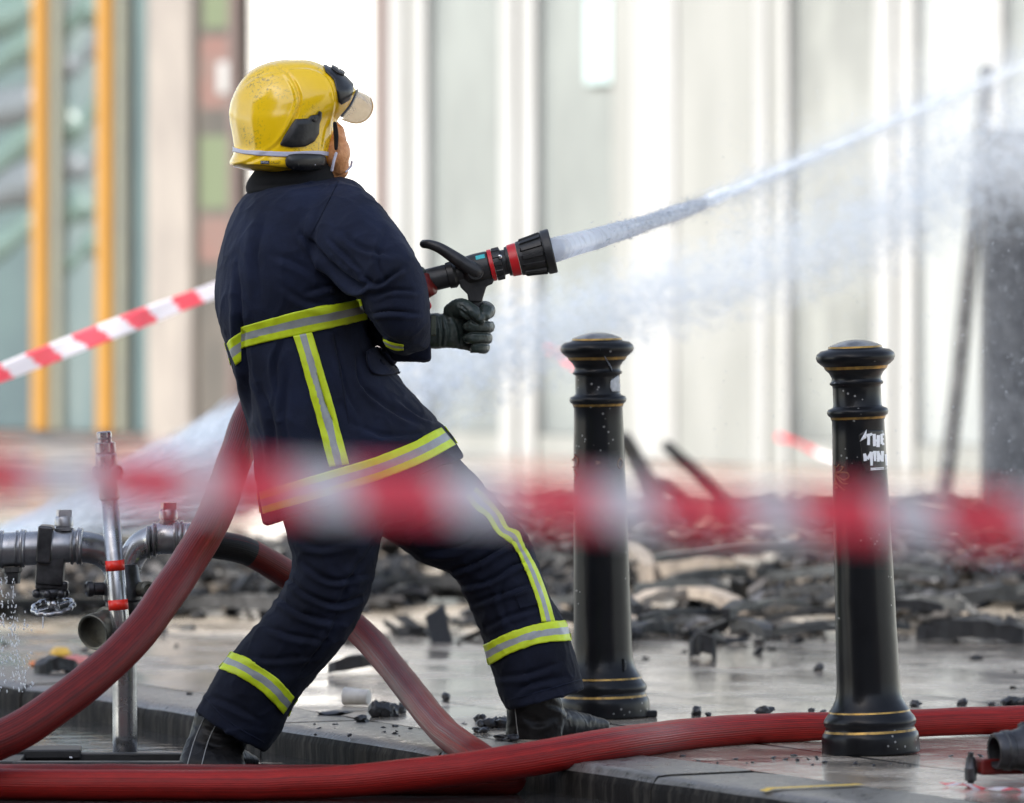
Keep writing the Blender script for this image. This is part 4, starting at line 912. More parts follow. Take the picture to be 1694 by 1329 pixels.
# body (mostly under the clothes) : one continuous surface
bm = bmesh.new()
def blob(bm, c, r_, sub=3):
    vs = bmesh.ops.create_icosphere(bm, subdivisions=sub, radius=1)['verts']
    for v in vs: v.co = Vector((v.co.x * r_[0], v.co.y * r_[1], v.co.z * r_[2])) + c
blob(bm, PP(497, 200, .02), (.088, .074, .105)); blob(bm, PP(530, 240, .03), (.058, .058, .062)); blob(bm, PP(557, 253, -.012), (.033, .034, .042)); blob(bm, PP(560, 274, .0), (.026, .028, .024))
blob(bm, PP(553, 236, .035), (.03, .04, .04)); blob(bm, PP(563, 284, .05), (.02, .028, .018)); blob(bm, PP(563, 222, .085), (.012, .013, .022)); blob(bm, PP(560, 214, .075), (.010, .011, .012))
blob(bm, PP(564, 230, .085), (.011, .013, .008)); blob(bm, PP(570, 252, .075), (.010, .02, .0055)); blob(bm, PP(569, 259, .073), (.010, .019, .006)); blob(bm, PP(548, 205, .085), (.02, .012, .01)); blob(bm, PP(530, 222, -.03), (.012, .006, .02))
add_tube(bm, [PP(535, 265, .02), PP(520, 310, .03), PP(505, 345, .03)], [.045, .052, .06], n=20)
add_lr(bm, [(475, 345, 560, 340, .09, .03), (410, 420, 590, 410, .14, .02), (400, 520, 590, 500, .12, .02), (430, 620, 620, 600, .12, .02), (460, 720, 670, 690, .13, .02), (480, 800, 680, 770, .12, .02)], n=28)
def limb(pts, rr): add_tube(bm, pts, rr, n=18, steps=6)
limb([PP(560, 780, -.08), PP(540, 900, -.08), PP(490, 1040, -.08), PP(420, 1120, -.07), PP(365, 1230, -.05)], [.075, .07, .05, .05, .035])
limb([PP(620, 780, .08), PP(710, 850, .07), PP(825, 965, .03), PP(868, 1060, .0), PP(890, 1170, 0)], [.075, .07, .05, .05, .035])
limb([PP(520, 350, -.12), PP(580, 410, -.22), PP(645, 510, -.24), PP(655, 525, -.2), PP(672, 505, -.12)], [.04, .04, .036, .032, .026])
limb([PP(520, 350, .18), PP(590, 430, .18), PP(640, 510, .10), PP(690, 548, -.02), PP(745, 545, -.055)], [.05, .048, .042, .03, .016])
for y in (516, 541, 560, 572): add_tube(bm, [PP(750, y, -.06), PP(775, y, -.035), PP(800, y, -.05), PP(795, y, -.08)], .0045, n=10)
me = remesh(bm, .0045, 4)
ff = obj('person', me, m_skin, origin=Vector((PP(600, 0, 0).x, D0, 0)))
tag(ff, 'firefighter in navy fire kit and yellow helmet leaning back and aiming a hose nozzle', 'person')

# jacket
def jacket_bm(arms=True):
    bm = bmesh.new()
    add_lr(bm, [(452, 306, 556, 290, .05, .03), (414, 320, 588, 300, .13, .03), (388, 350, 608, 326, .19, .03), (366, 410, 616, 380, .225, .03), (357, 470, 618, 440, .23, .02), (359, 520, 614, 495, .215, .01), (374, 566, 606, 530, .20, .01),
                (389, 612, 620, 575, .195, 0), (402, 660, 652, 615, .195, 0), (411, 710, 690, 660, .20, 0), (420, 760, 726, 698, .21, 0), (428, 815, 750, 728, .218, 0), (437, 868, 768, 756, .222, 0)], n=56, e=2.25)
    if arms:
        add_lr(bm, [(478, 352, 560, 296, .06, -.07), (492, 385, 608, 318, .085, -.13), (520, 425, 640, 358, .09, -.18), (556, 460, 673, 400, .09, -.22), (594, 496, 697, 442, .088, -.24), (614, 532, 709, 490, .082, -.25),
                    (634, 560, 711, 532, .07, -.24), (652, 580, 711, 558, .05, -.21), (668, 586, 709, 576, .03, -.19)], n=40)
        add_tube(bm, [PP(540, 350, .20), PP(600, 430, .2), PP(632, 500, .12), PP(655, 545, .0), PP(672, 556, -.05)], [.075, .072, .066, .058, .055], n=30)
        add_lr(bm, [(700, 517, 700, 517.1, .001, -.055)] and [(640, 512, 640, 596, .055, -.03), (668, 514, 668, 599, .056, -.055), (690, 516, 690, 599, .055, -.065), (711, 518, 711, 598, .053, -.065)], n=36)
    return bm
JF = [([(500, 388), (532, 425), (562, 455), (592, 474), (612, 468)], .019, 8), ([(545, 395), (575, 425), (600, 450)], .008, 6), ([(470, 560), (455, 600), (460, 650)], .005, 7), ([(660, 660), (700, 690), (735, 700)], .006, 6), ([(520, 600), (535, 660), (560, 720)], .005, 7), ([(600, 455), (622, 470), (648, 455), (668, 440)], .010, 7), ([(606, 500), (616, 533), (634, 556), (664, 574)], .008, 7),
      ([(393, 440), (398, 540), (407, 628), (413, 720)], .010, 7), ([(505, 485), (545, 473), (575, 482)], .006, 7), ([(549, 548), (562, 596), (574, 650), (600, 700)], .006, 7), ([(440, 350), (425, 420), (430, 500)], .006, 12),
      ([(560, 380), (600, 410), (650, 420)], .006, 8), ([(620, 490), (650, 480), (690, 482)], .007, 6), ([(610, 520), (650, 515), (695, 520)], .006, 6), ([(535, 330), (520, 380), (515, 430)], .005, 10), ([(640, 380), (625, 430), (640, 470)], .005, 7),
      ([(600, 640), (640, 670), (690, 700)], .006, 8), ([(430, 640), (450, 700), (455, 780)], .006, 9), ([(580, 700), (640, 720), (710, 715)], .005, 8), ([(480, 600), (470, 680), (480, 760)], .004, 9), ([(590, 590), (596, 630), (620, 660)], .006, 6),
      ([(450, 420), (500, 440), (540, 470)], .005, 10), ([(460, 470), (510, 500), (560, 505)], .004, 9)]
me = remesh(jacket_bm(), .0045, 7, .6); folds(me, [(a, b_ * 1.3, c * .6) for a, b_, c in JF]); cloth_noise(me, .0042, (6, 7, 4.5), 3.3); cloth_noise(me, .0009, (26, 30, 14), 5.3)
jacket = obj('jacket', me, m_navy, ff); wj = bvh(me)
def world_tree(o):
    off = wloc(o); return BVHTree.FromPolygons([v.co + off for v in o.data.vertices], [tuple(p.vertices) for p in o.data.polygons])
tj = world_tree(jacket)
BM3 = [m_lime, m_silv]
mi3 = lambda m: (lambda j: 1 if m / 3 <= j < 2 * m / 3 else 0)
def cstrip(name, A, B, tree, parent, n=60, m=12, **k): return camstrip(name, A, B, tree, BM3, parent, n=n, m=m, mi=mi3(m), **k)
def backstrip(name, LT, LB, RT, RB, dy, tree, parent):
    """continues a band round the far side, between its left and right ends in the photo"""
    A0, A1, B0, B1 = PP(*LT, dy), PP(*RT, dy), PP(*LB, dy), PP(*RB, dy); g = []
    for i in range(41):
        ph = math.pi * i / 40; row = []
        for j in range(13):
            l_, r_ = A0.lerp(B0, j / 12), A1.lerp(B1, j / 12); c = (l_ + r_) / 2; u = (l_ - r_).normalized()
            dv = (u * math.cos(ph) + Vector((0, 1, 0)) * math.sin(ph)).normalized(); h = tree.ray_cast(c, dv)
            row.append((h[0] + dv * .003) if h[0] and (h[0] - c).length < .32 else c + dv * .2)
        g.append(row)
    bm = bmesh.new(); sheet(bm, g, mi3(12)); o = obj(name, bm, BM3, parent); s = o.modifiers.new('s', 'SOLIDIFY'); s.thickness = .0016; s.offset = 0
cstrip('reflective_band', [(398, 541), (440, 529), (500, 513), (560, 502), (598, 494)], [(398, 577), (440, 566), (500, 553), (560, 540), (607, 528)], tj, jacket)
cstrip('reflective_band', [(377, 568), (385, 558), (399, 548)], [(391, 604), (393, 602), (399, 597)], tj, jacket, n=14)
backstrip('reflective_band', (378, 566), (390, 602), (602, 500), (610, 532), .0, tj, jacket)
cstrip('reflective_band', [(485, 556), (501, 610), (521, 680), (545, 773)], [(516, 550), (533, 608), (553, 676), (578, 768)], tj, jacket, off=.0045)
cstrip('reflective_band', [(431, 814), (500, 793), (560, 775), (620, 757), (680, 733), (728, 708)], [(437, 850), (500, 832), (570, 812), (640, 790), (700, 765), (752, 737)], tj, jacket, n=80)
backstrip('reflective_band', (433, 812), (438, 846), (730, 708), (750, 736), .0, tj, jacket)
cstrip('cuff_band', [(634, 560), (650, 566), (668, 569)], [(640, 572), (654, 578), (668, 578)], tj, jacket, n=16)
patch('pocket_flap', [(602, 583), (633, 574), (652, 592), (660, 618), (622, 623), (606, 609)], tj, m_navy, jacket, off=.006, th=.006, step=5)
for c in ((551, 482), (628, 604)):
    h, no = camhit(tj, *c); bm = bmesh.new(); add_lathe(bm, [(0, .009), (.003, .009), (.004, .006)], h + no * (.001 if c[0] < 600 else .009), no, 20); obj('snap_button', bm, m_navyT, jacket)
# seams
def seam(pl, tree, parent, m, r_=.0011, off=.0006, name='seam'):
    bm = bmesh.new(); pts = []
    for p in resample(pl, max(8, len(pl) * 6)): h, no = camhit(tree, *p); pts.append(h + no * off)
    add_tube(bm, pts, r_, n=6, steps=2); return obj(name, bm, m, parent)
seam([(560, 300), (530, 360), (508, 400)], tj, jacket, m_navyT); seam([(436, 878 - 14), (520, 838), (600, 812), (700, 782), (764, 750)], tj, jacket, m_navyT); seam([(552, 548), (563, 620), (577, 700)], tj, jacket, m_navyT)
bm = bmesh.new(); add_lr(bm, [(428, 272, 550, 262, .07, .02), (420, 284, 555, 272, .08, .02), (408, 303, 556, 288, .088, .02), (408, 318, 556, 300, .09, .02), (418, 330, 556, 312, .085, .02)], n=40)
me = remesh(bm, .004, 3); folds(me, [([(412, 308), (470, 306), (550, 294)], .004, 4)]); obj('collar', me, m_collar, jacket)

# trousers
bm = bmesh.new()
add_lr(bm, [(450, 790, 640, 800, .12, -.06), (466, 850, 634, 860, .12, -.07), (480, 900, 628, 905, .118, -.075), (482, 945, 617, 960, .112, -.08), (452, 1000, 602, 1006, .108, -.08), (424, 1036, 575, 1056, .106, -.08),
            (398, 1066, 530, 1110, .103, -.075), (368, 1102, 484, 1166, .098, -.07), (346, 1138, 470, 1202, .098, -.06), (326, 1168, 446, 1236, .10, -.055), (323, 1176, 436, 1243, .10, -.055), (335, 1176, 430, 1234, .085, -.055), (350, 1155, 440, 1210, .08, -.055)], n=44)
add_lr(bm, [(540, 800, 700, 700, .13, .05), (592, 862, 752, 752, .13, .06), (634, 888, 792, 796, .125, .06), (698, 930, 838, 846, .12, .06), (746, 948, 872, 886, .112, .05), (768, 985, 890, 938, .106, .04), (786, 1022, 908, 985, .103, .03),
            (803, 1062, 934, 1030, .102, .02), (814, 1104, 948, 1072, .102, .01), (826, 1146, 961, 1116, .104, .01), (838, 1171, 965, 1136, .106, 0), (842, 1173, 962, 1140, .104, 0), (852, 1166, 950, 1140, .088, 0), (850, 1140, 940, 1115, .08, 0)], n=44)
add_lr(bm, [(452, 760, 700, 720, .17, 0), (462, 800, 745, 760, .185, 0), (480, 850, 740, 800, .17, 0), (560, 880, 700, 850, .12, 0)], n=44)
TF = [([(474, 955), (512, 985), (560, 1000), (604, 985)], .008, 7), ([(455, 985), (500, 1015), (560, 1030)], .008, 8), ([(500, 930), (545, 960), (610, 950)], .007, 7), ([(430, 1030), (480, 1050), (540, 1060)], .006, 8),
      ([(620, 900), (580, 960), (560, 1010)], .005, 9), ([(490, 890), (530, 905), (600, 890)], .006, 9), ([(400, 1085), (450, 1090), (520, 1085)], .004, 8), ([(345, 1150), (380, 1165), (430, 1190)], .005, 8), ([(560, 1020), (540, 1060), (500, 1110)], .005, 8),
      ([(745, 945), (790, 930), (840, 900), (875, 895)], .010, 7), ([(760, 970), (810, 960), (850, 935), (885, 925)], .008, 7), ([(700, 915), (760, 905), (820, 870)], .007, 8), ([(780, 1000), (820, 985), (880, 965)], .006, 7),
      ([(650, 880), (700, 870), (760, 830)], .006, 9), ([(800, 1040), (840, 1020), (890, 1005)], .005, 7), ([(820, 1120), (870, 1115), (930, 1095)], .005, 8), ([(850, 1150), (880, 1130), (940, 1120)], .004, 7), ([(690, 800), (740, 820), (800, 815)], .005, 9),
      ([(835, 950), (830, 1000), (850, 1040)], .004, 8)]
me = remesh(bm, .005, 8, .6); folds(me, [(a, b_ * 1.4, c * .6) for a, b_, c in TF]); cloth_noise(me, .0042, (7, 8, 7), 7.7); cloth_noise(me, .0010, (22, 24, 26), 1.3)
trou = obj('trousers', me, m_navyT, ff); tt_ = world_tree(trou)
def wav(pts, amp): return [(p[0] + amp * math.sin(i * 2.1), p[1]) for i, p in enumerate(pts)]
cstrip('reflective_band', [(770, 824), (786, 844), (803, 856), (822, 884), (846, 901), (860, 927), (876, 965), (888, 1000), (895, 1030)], [(786, 808), (805, 825), (827, 851), (839, 873), (856, 881), (866, 904), (886, 941), (903, 985), (917, 1030)], tt_, trou, off=.004, n=60)
cstrip('reflective_band', [(802, 1067), (838, 1049), (881, 1035), (934, 1027)], [(813, 1100), (848, 1080), (895, 1065), (942, 1061)], tt_, trou, off=.0045)
backstrip('reflective_band', (804, 1066), (814, 1099), (932, 1029), (940, 1060), .015, tt_, trou)
cstrip('reflective_band', [(386, 1080), (417, 1094), (460, 1123), (485, 1152)], [(365, 1108), (398, 1120), (437, 1147), (467, 1180)], tt_, trou, off=.0045)
backstrip('reflective_band', (387, 1082), (367, 1108), (483, 1150), (466, 1178), -.07, tt_, trou)
seam([(340, 1155), (380, 1195), (436, 1228)], tt_, trou, m_navy); seam([(834, 1160), (890, 1145), (962, 1124)], tt_, trou, m_navy); patch('knee_patch', [(850, 985), (884, 970), (890, 1000), (860, 1008)], tt_, m_navyT, trou, off=.0015, th=.002, curve=False)
seam([(560, 1010), (530, 1070), (480, 1140)], tt_, trou, m_navyT)

# boots
def mkboot(name, lr, foot, frr, seams, fl):
    bm = bmesh.new(); add_lr(bm, lr, n=36); add_tube(bm, foot, frr, n=28, steps=6)
    me = remesh(bm, .0035, 6); folds(me, fl); cloth_noise(me, .0022, (14, 16, 14), 5)
    co, no = get_co(me); zmin = ROADZ if name == 'r' else 0.0
    co[:, 2] = np.maximum(co[:, 2], zmin + .0005); set_co(me, co)
    o = obj('boot', me, m_boot, ff); tr = world_tree(o)
    for s_ in seams: seam(s_, tr, o, m_seam, .0013, name='piping')
    return o
mkboot('r', [(345, 1150, 425, 1195, .06, -.05), (325, 1180, 412, 1222, .062, -.05), (318, 1204, 404, 1240, .062, -.05), (308, 1230, 402, 1248, .062, -.07), (300, 1250, 404, 1258, .06, -.10), (296, 1268, 407, 1270, .06, -.11), (298, 1278, 407, 1278, .058, -.11)],
       [PP(352, 1258, -.09), PP(385, 1258, -.02), PP(415, 1262, .04)], [.04, .034, .02], [[(340, 1183), (322, 1225), (309, 1270)], [(362, 1190), (345, 1225), (332, 1272)]], [([(320, 1225), (360, 1235), (400, 1228)], .005, 6), ([(330, 1200), (365, 1215), (400, 1210)], .004, 5)])
mkboot('f', [(850, 1120, 930, 1105, .055, 0), (842, 1150, 915, 1130, .055, 0), (839, 1175, 922, 1150, .055, 0), (838, 1200, 935, 1178, .052, .01), (836, 1218, 930, 1212, .05, .01), (838, 1224, 930, 1224, .048, .01)],
       [PP(880, 1196, .01), PP(925, 1196, .08), PP(965, 1200, .15), PP(997, 1201, .2)], [.042, .038, .027, .0165], [[(851, 1160), (854, 1190), (857, 1216)]], [([(860, 1180), (890, 1195), (930, 1180)], .005, 6), ([(900, 1160), (930, 1172), (950, 1182)], .004, 5)])

# gloves
def glove(dx, dy_, mirror=1):
    bm = bmesh.new()
    def c(x, y, z): return PP(x + dx[0], y + dx[1], -.06 + dy_ + z * mirror)
    def T(pts, rr, n=18): add_tube(bm, [c(*p) for p in pts], [r_ * S0 for r_ in rr], n=n, steps=5)
    add_lr(bm, [(700 + dx[0], 519 + dx[1], 700 + dx[0], 577 + dx[1], .040, -.06 + dy_), (722 + dx[0], 518 + dx[1], 722 + dx[0], 577 + dx[1], .038, -.06 + dy_), (734 + dx[0], 518 + dx[1], 736 + dx[0], 576 + dx[1], .036, -.06 + dy_), (750 + dx[0], 506 + dx[1], 752 + dx[0], 576 + dx[1], .032, -.058 + dy_), (768 + dx[0], 504 + dx[1], 768 + dx[0], 579 + dx[1], .026, -.045 + dy_),
                (784 + dx[0], 504 + dx[1], 782 + dx[0], 580 + dx[1], .018, -.028 + dy_)], n=30)
    T([(748, 516, -.012), (762, 509, -.028), (780, 517, -.040), (794, 528, -.044)], [15, 15.5, 13.5, 9.5])
    T([(784, 513, .030), (800, 512, .022), (806, 514, .0), (804, 516, -.022), (801, 522, -.036)], [13, 14, 13.5, 13, 10.5])
    T([(782, 540, .030), (802, 541, .024), (808, 541, .0), (800, 542, -.026), (782, 541, -.036), (774, 541, -.034)], [10, 10.5, 10.5, 10.5, 10, 8.5])
    T([(780, 558, .028), (799, 560, .022), (805, 560, .0), (798, 561, -.026), (782, 560, -.035), (774, 560, -.032)], [9.5, 10, 10, 10, 9.5, 8.5])
    T([(778, 573, .024), (796, 576, .018), (801, 576, .0), (796, 577, -.022), (786, 576, -.028)], [8.5, 9, 9, 8.5, 7.5])
    me = remesh(bm, .0019, 3, .5)
    if mirror > 0:
        folds(me, [([(776, 550), (798, 551), (815, 551)], .0045, 2.0), ([(776, 569), (798, 569), (812, 569)], .004, 1.9), ([(800, 531), (816, 531)], .004, 2), ([(760, 510), (772, 522), (786, 534), (797, 533)], .004, 2.4),
                   ([(728, 520), (731, 545), (730, 575)], .0035, 2.2), ([(736, 522), (742, 548), (738, 574)], .003, 2.4), ([(748, 520), (760, 545), (762, 572)], .003, 3), ([(758, 506), (766, 508), (776, 520)], .002, 2), ([(790, 500), (796, 515), (794, 528)], .003, 2)])
    cloth_noise(me, .0011, (40, 40, 40), 2)
    return obj('glove', me, m_glove, ff)
gl = glove((0, 0), 0); tg = world_tree(gl)
camstrip('glove_cuff', [(713, 523), (721, 521)], [(713, 556), (721, 556)], tg, m_gcuff, gl, n=8, m=10, off=.001)
glove((-112, -58), .0, -1)

# helmet
bm = bmesh.new()
HR = [(478, 98.4, 497, 98.4, .012, .02), (458, 100.5, 513, 100.5, .035, .02), (442, 104.4, 526, 104.4, .055, .02), (426, 110.6, 539, 110.6, .074, .02), (412, 120, 558, 120, .091, .02), (402, 130, 573, 130, .103, .02), (393, 142.6, 584, 142.6, .113, .02), (388, 153, 590, 153, .119, .02),
      (382, 167.4, 585, 167.4, .124, .02), (379, 184, 573, 184, .127, .02), (379, 194, 562, 194, .129, .02), (380, 204.6, 557, 204.6, .130, .02), (384, 225, 553, 225, .131, .02), (387, 246, 551, 246, .130, .02), (384, 258, 549, 258, .129, .02), (379, 268.7, 545, 268.7, .131, .02), (383, 275, 541, 275, .129, .02), (404, 280.5, 530, 280.5, .115, .02), (438, 284.5, 506, 284.8, .07, .02)]
add_lr(bm, HR, n=72, steps=3, e=2.25)
me = remesh(bm, .0026, 5, .5)
def Z(x, y): return (330 + .2066 * x, 60 + .2066 * y)
folds(me, [([Z(600, 215), Z(700, 290), Z(765, 380), Z(800, 480), Z(795, 560), Z(740, 690), Z(640, 850), Z(560, 920)], .0042, 2.6), ([Z(300, 430), Z(420, 330), Z(560, 280), Z(690, 270)], .0022, 4), ([Z(720, 250), Z(880, 250), Z(1000, 300), Z(1060, 380), Z(1085, 470), Z(1095, 560), Z(1070, 700), Z(1060, 950)], .0028, 2.4),
           ([Z(560, 920), Z(440, 990), Z(300, 1040)], .003, 3), ([Z(300, 1040), Z(500, 1050), Z(750, 1075), Z(950, 1060)], .0035, 2.6), ([Z(290, 480), Z(262, 640), Z(275, 760), Z(310, 900)], .0022, 5)])
helm = obj('helmet', me, m_helm, ff); th_ = world_tree(helm)
patch('side_badge', [Z(*p) for p in ((650, 870), (690, 800), (740, 720), (770, 672), (865, 665), (890, 640), (940, 630), (955, 600), (970, 612), (966, 655), (950, 700), (945, 780), (910, 840), (840, 878), (740, 886))], th_, m_hblk, helm, off=.0015, th=.003, step=2, curve=False, inflate=.004)
patch('front_plate', [Z(*p) for p in ((992, 235), (1060, 258), (1150, 314), (1222, 392), (1218, 440), (1195, 500), (1130, 541), (1108, 520), (1100, 460), (1075, 360), (1040, 320), (1010, 295))], th_, m_hblk, helm, off=.0015, th=.003, step=3, curve=False, inflate=.003)
patch('earpiece_cover', [Z(*p) for p in ((693, 995), (715, 960), (790, 948), (900, 948), (985, 958), (1005, 1000), (980, 1045), (880, 1068), (770, 1062), (705, 1035))], th_, m_hblk, helm, off=.0015, th=.003, step=3, inflate=.006)
for c_, r_ in ((Z(905, 665), .006), (Z(903, 1020), .0022)):
    h, no = camhit(th_, *c_); bm = bmesh.new(); add_lathe(bm, [(.004, r_), (.009, r_), (.0105, r_ * .7), (.0108, r_ * .1)], h, no, 24); obj('rivet', bm, m_hblk if r_ > .005 else m_lav, helm)
patch('plate_clip', [Z(*p) for p in ((1050, 255), (1105, 280), (1150, 315), (1140, 335), (1090, 320), (1045, 280))], th_, m_hblk, helm, off=.006, th=.006, step=3, curve=False)
camstrip('helmet_band', [Z(*p) for p in ((262, 885), (360, 912), (500, 918), (700, 925), (900, 918), (1000, 922), (1085, 942))], [Z(*p) for p in ((270, 925), (370, 945), (500, 957), (700, 965), (900, 950), (1000, 955), (1080, 968))], th_, m_lav, helm, off=.0022, n=60, m=5)
# the band goes round the far side too
g = []
for i in range(31):
    ph = math.pi * i / 30; row = []
    for j in range(3):
        cz = PP(468, 250 + j * 4, .02); dv = Vector((-math.cos(ph), math.sin(ph), 0)); h = th_.ray_cast(cz, dv); row.append(h[0] + dv * .0022 if h[0] else cz + dv * .12)
    g.append(row)
bm = bmesh.new(); sheet(bm, g); o = obj('helmet_band', bm, m_lav, helm); o.modifiers.new('s', 'SOLIDIFY').thickness = .0015
# maker's plate
lab = patch('maker_plate', [Z(490, 998), Z(560, 998), Z(560, 1024), Z(490, 1024)], th_, m_hblk, helm, off=.0006, th=.0004, curve=False)
def textpatch(txt, x, y, h_, wid, tree, m, parent, off):
    cu = bpy.data.curves.new('t', 'FONT'); cu.body = txt; cu.resolution_u = 3; to = bpy.data.objects.new('t', cu); C.objects.link(to); dg = bpy.context.evaluated_depsgraph_get(); dg.update()
    me = bpy.data.meshes.new_from_object(to.evaluated_get(dg)); bpy.data.objects.remove(to)
    xs = [v.co.x for v in me.vertices]; ys = [v.co.y for v in me.vertices]
    for v in me.vertices:
        px = x + (v.co.x - min(xs)) / (max(xs) - min(xs)) * wid; py = y - (v.co.y - min(ys)) / (max(ys) - min(ys)) * h_; h, no = camhit(tree, px, py); v.co = h + no * off
    return obj('lettering', me, m, parent, smooth=False)
textpatch('MSA', *Z(498, 1019), 3.4, 11.5, th_, m_lav, lab, .0016); textpatch('GALLET', *Z(568, 1021), 3.6, 17, th_, m_hblk, helm, .0012)
# visor
E1 = [(591, 150, .02), (588, 158, -.035), (579, 176, -.078), (565, 193, -.105)]; E2 = [(613, 162, .02), (617, 175, -.02), (613, 190, -.05), (602, 201, -.075), (587, 204, -.094), (566, 198, -.107)]
e1, e2 = resample(E1, 17), resample(E2, 17); mir = lambda e: [np.array([q[0], q[1], .04 - q[2]]) for q in e[:0:-1]]
e1, e2 = mir(e1) + e1, mir(e2) + e2; g = []
for p, q in zip(e1, e2): g.append([PP(*(p + (q - p) * j / 8 + np.array([3.5 * math.sin(math.pi * j / 8), 0, 0]))) for j in range(9)])
bm = bmesh.new(); sheet(bm, g); vz = obj('visor', bm, m_visor, helm); vz.modifiers.new('s', 'SOLIDIFY').thickness = .0022
bm = bmesh.new(); add_tube(bm, [r_[0] + Vector((0, 0, .001)) for r_ in g], .0028, n=8, steps=1); obj('visor_gasket', bm, m_hblk, vz)
bm = bmesh.new(); add_tube(bm, [r_[8] for r_ in g], .0013, n=8, steps=1); obj('visor_edge', bm, mat('amber_edge', (.45, .27, .10), .3), vz)
# throat strap
bm = bmesh.new(); pts = [PP(553, 250, -.075), PP(560, 262, -.05), PP(550, 277, -.05), PP(548, 288, -.045)]
add_tube(bm, [PP(556, 254, -.06), PP(552, 268, -.062), PP(549, 282, -.058)], .0035, n=10); add_tube(bm, [PP(582, 268, .0), PP(580, 276, -.0), PP(572, 284, -.01)], .003, n=10); obj('chin_strap', bm, m_lav, helm)
bm = bmesh.new(); add_tube(bm, [PP(554, 205, -.05), PP(556, 225, -.055), PP(556, 246, -.058)], [.005, .006, .004], n=14); obj('face_pad', bm, m_collar, helm)

# ------------------------------------------------------------------ nozzle
m_nz = mat('matt_black_nozzle', (.012, .012, .013), .42, bump=.25, bscale=70, bdist=.0015, col2=(.03, .03, .03), vscale=35, spec=.45)
m_nred = mat('red_nozzle_ring', (.58, .015, .02), .32); m_cyan = mat('cyan_label', (.05, .50, .52), .4); m_bolt = mat('bright_bolt', (.6, .6, .6), .2, metal=1)
NZ = -.06; na, nb = PP(701, 466, NZ), PP(914, 415, NZ); nax = (nb - na).normalized(); k = S0
nz_ = empty('hose_nozzle', na + nax * .1 - Vector((0, 0, .02)), 'black branch nozzle with red rings and pistol grip held by the firefighter', 'nozzle')
bm = bmesh.new(); add_lathe(bm, [(t * k, r_ * k) for t, r_ in ((-40, 19), (0, 19.5), (40, 19.5), (41, 21.5), (51, 22.5), (53, 21), (56, 18), (66, 18.5), (72, 24), (90, 25.5), (110, 25), (112, 23))], na, nax, 56); ab(obj('barrel', bm, m_nz, nz_))
bm = bmesh.new(); add_lathe(bm, [(t * k, r_ * k) for t, r_ in ((-16, 21), (-14, 24), (-6, 25), (-4, 21), (-2, 20))], na, nax, 48); ab(obj('steel_coupling', bm, m_steel, nz_))
bm = bmesh.new(); r_ = bmesh.ops.create_icosphere(bm, subdivisions=3, radius=8 * k)['verts']; bmesh.ops.translate(bm, verts=r_, vec=PP(706, 506, -.10)); obj('red_knob', bm, m_nred, nz_)
bm = bmesh.new(); add_lathe(bm, [(t * k, r_ * k) for t, r_ in ((111.5, 24.5), (112, 26.5), (118.5, 26.5), (119, 24.5))], na, nax, 56); ab(obj('red_ring', bm, m_nred, nz_))
def knurl(t, r_, th): return r_ + (1.8 * k if (math.cos(th * 12) > .1 and t > 120.2 * k and t < 132.5 * k) else 0)
bm = bmesh.new(); add_lathe(bm, [(t * k, r_ * k) for t, r_ in ((119.2, 23), (119.4, 25.5), (120.6, 25.5), (132, 25.5), (133, 24), (134, 21), (140, 20.5), (141, 24), (145.5, 25))], na, nax, 144, rfun=knurl); ab(obj('shaper_ring', bm, m_nz, nz_))
bm = bmesh.new(); add_lathe(bm, [(t * k, r_ * k) for t, r_ in ((145.6, 24), (146, 26.5), (160, 27.3), (160.4, 25))], na, nax, 56); ab(obj('red_band', bm, m_nred, nz_))
def fins(t, r_, th): return r_ + (3.0 * k if (math.cos(th * 13) > .25 and t > 168 * k and t < 203 * k) else 0)
bm = bmesh.new(); add_lathe(bm, [(t * k, r_ * k) for t, r_ in ((160.6, 25), (161, 28), (166, 28.8), (168.2, 28.4), (169, 28.6), (185, 30.5), (202, 32.8), (203.2, 33), (204, 35.5), (206, 36.8), (217, 37.2), (219, 36), (219.2, 31), (210, 24), (195, 20))], na, nax, 208, rfun=fins); ab(obj('bell', bm, m_nz, nz_), 30)
bm = bmesh.new(); lv = [(787, 449, -.034), (772, 440, -.036), (750, 425, -.036), (728, 411, -.033), (712, 405, -.027), (703, 404, -.012), (702, 404, .012), (712, 405, .027), (728, 411, .033), (750, 425, .036), (772, 440, .036), (787, 449, .034)]
add_tube(bm, [PP(x, y, NZ + z) for x, y, z in lv], [13 * k, 12 * k, 10.5 * k, 9 * k, 8 * k, 7.2 * k, 7.2 * k, 8 * k, 9 * k, 10.5 * k, 12 * k, 13 * k], n=16, steps=6); lev = obj('shutoff_lever', bm, m_nz, nz_)
for sd in (-1, 1):
    bm = bmesh.new(); add_lathe(bm, [(0, 14 * k), (.006, 14 * k), (.009, 12.5 * k), (.0095, 4 * k)], PP(786, 450, NZ + sd * .036), Vector((0, sd, 0)), 32); ab(obj('pivot_boss', bm, m_nz, nz_))
    for x, y in ((776, 444), (787, 450)):
        bm = bmesh.new(); add_lathe(bm, [(0, 4 * k), (.0035, 3.8 * k), (.005, 2.6 * k), (.0051, .5 * k)], PP(x, y, NZ + sd * .0445), Vector((0, sd, 0)), 18); obj('bolt', bm, m_bolt, lev)
h = PP(826, 424, NZ); bm = bmesh.new(); add_lathe(bm, [(0, 3.8 * k), (.003, 3.8 * k), (.0035, 1 * k)], PP(827, 425, NZ - .0385), Vector((0, -1, 0)), 18); obj('screw', bm, m_bolt, nz_)
tb = world_tree(bpy.data.objects['barrel']); patch('label', [(786, 424), (801, 420.5), (802.5, 427), (787.5, 430.5)], tb, m_cyan, nz_, off=.0004, th=.0008, curve=False)
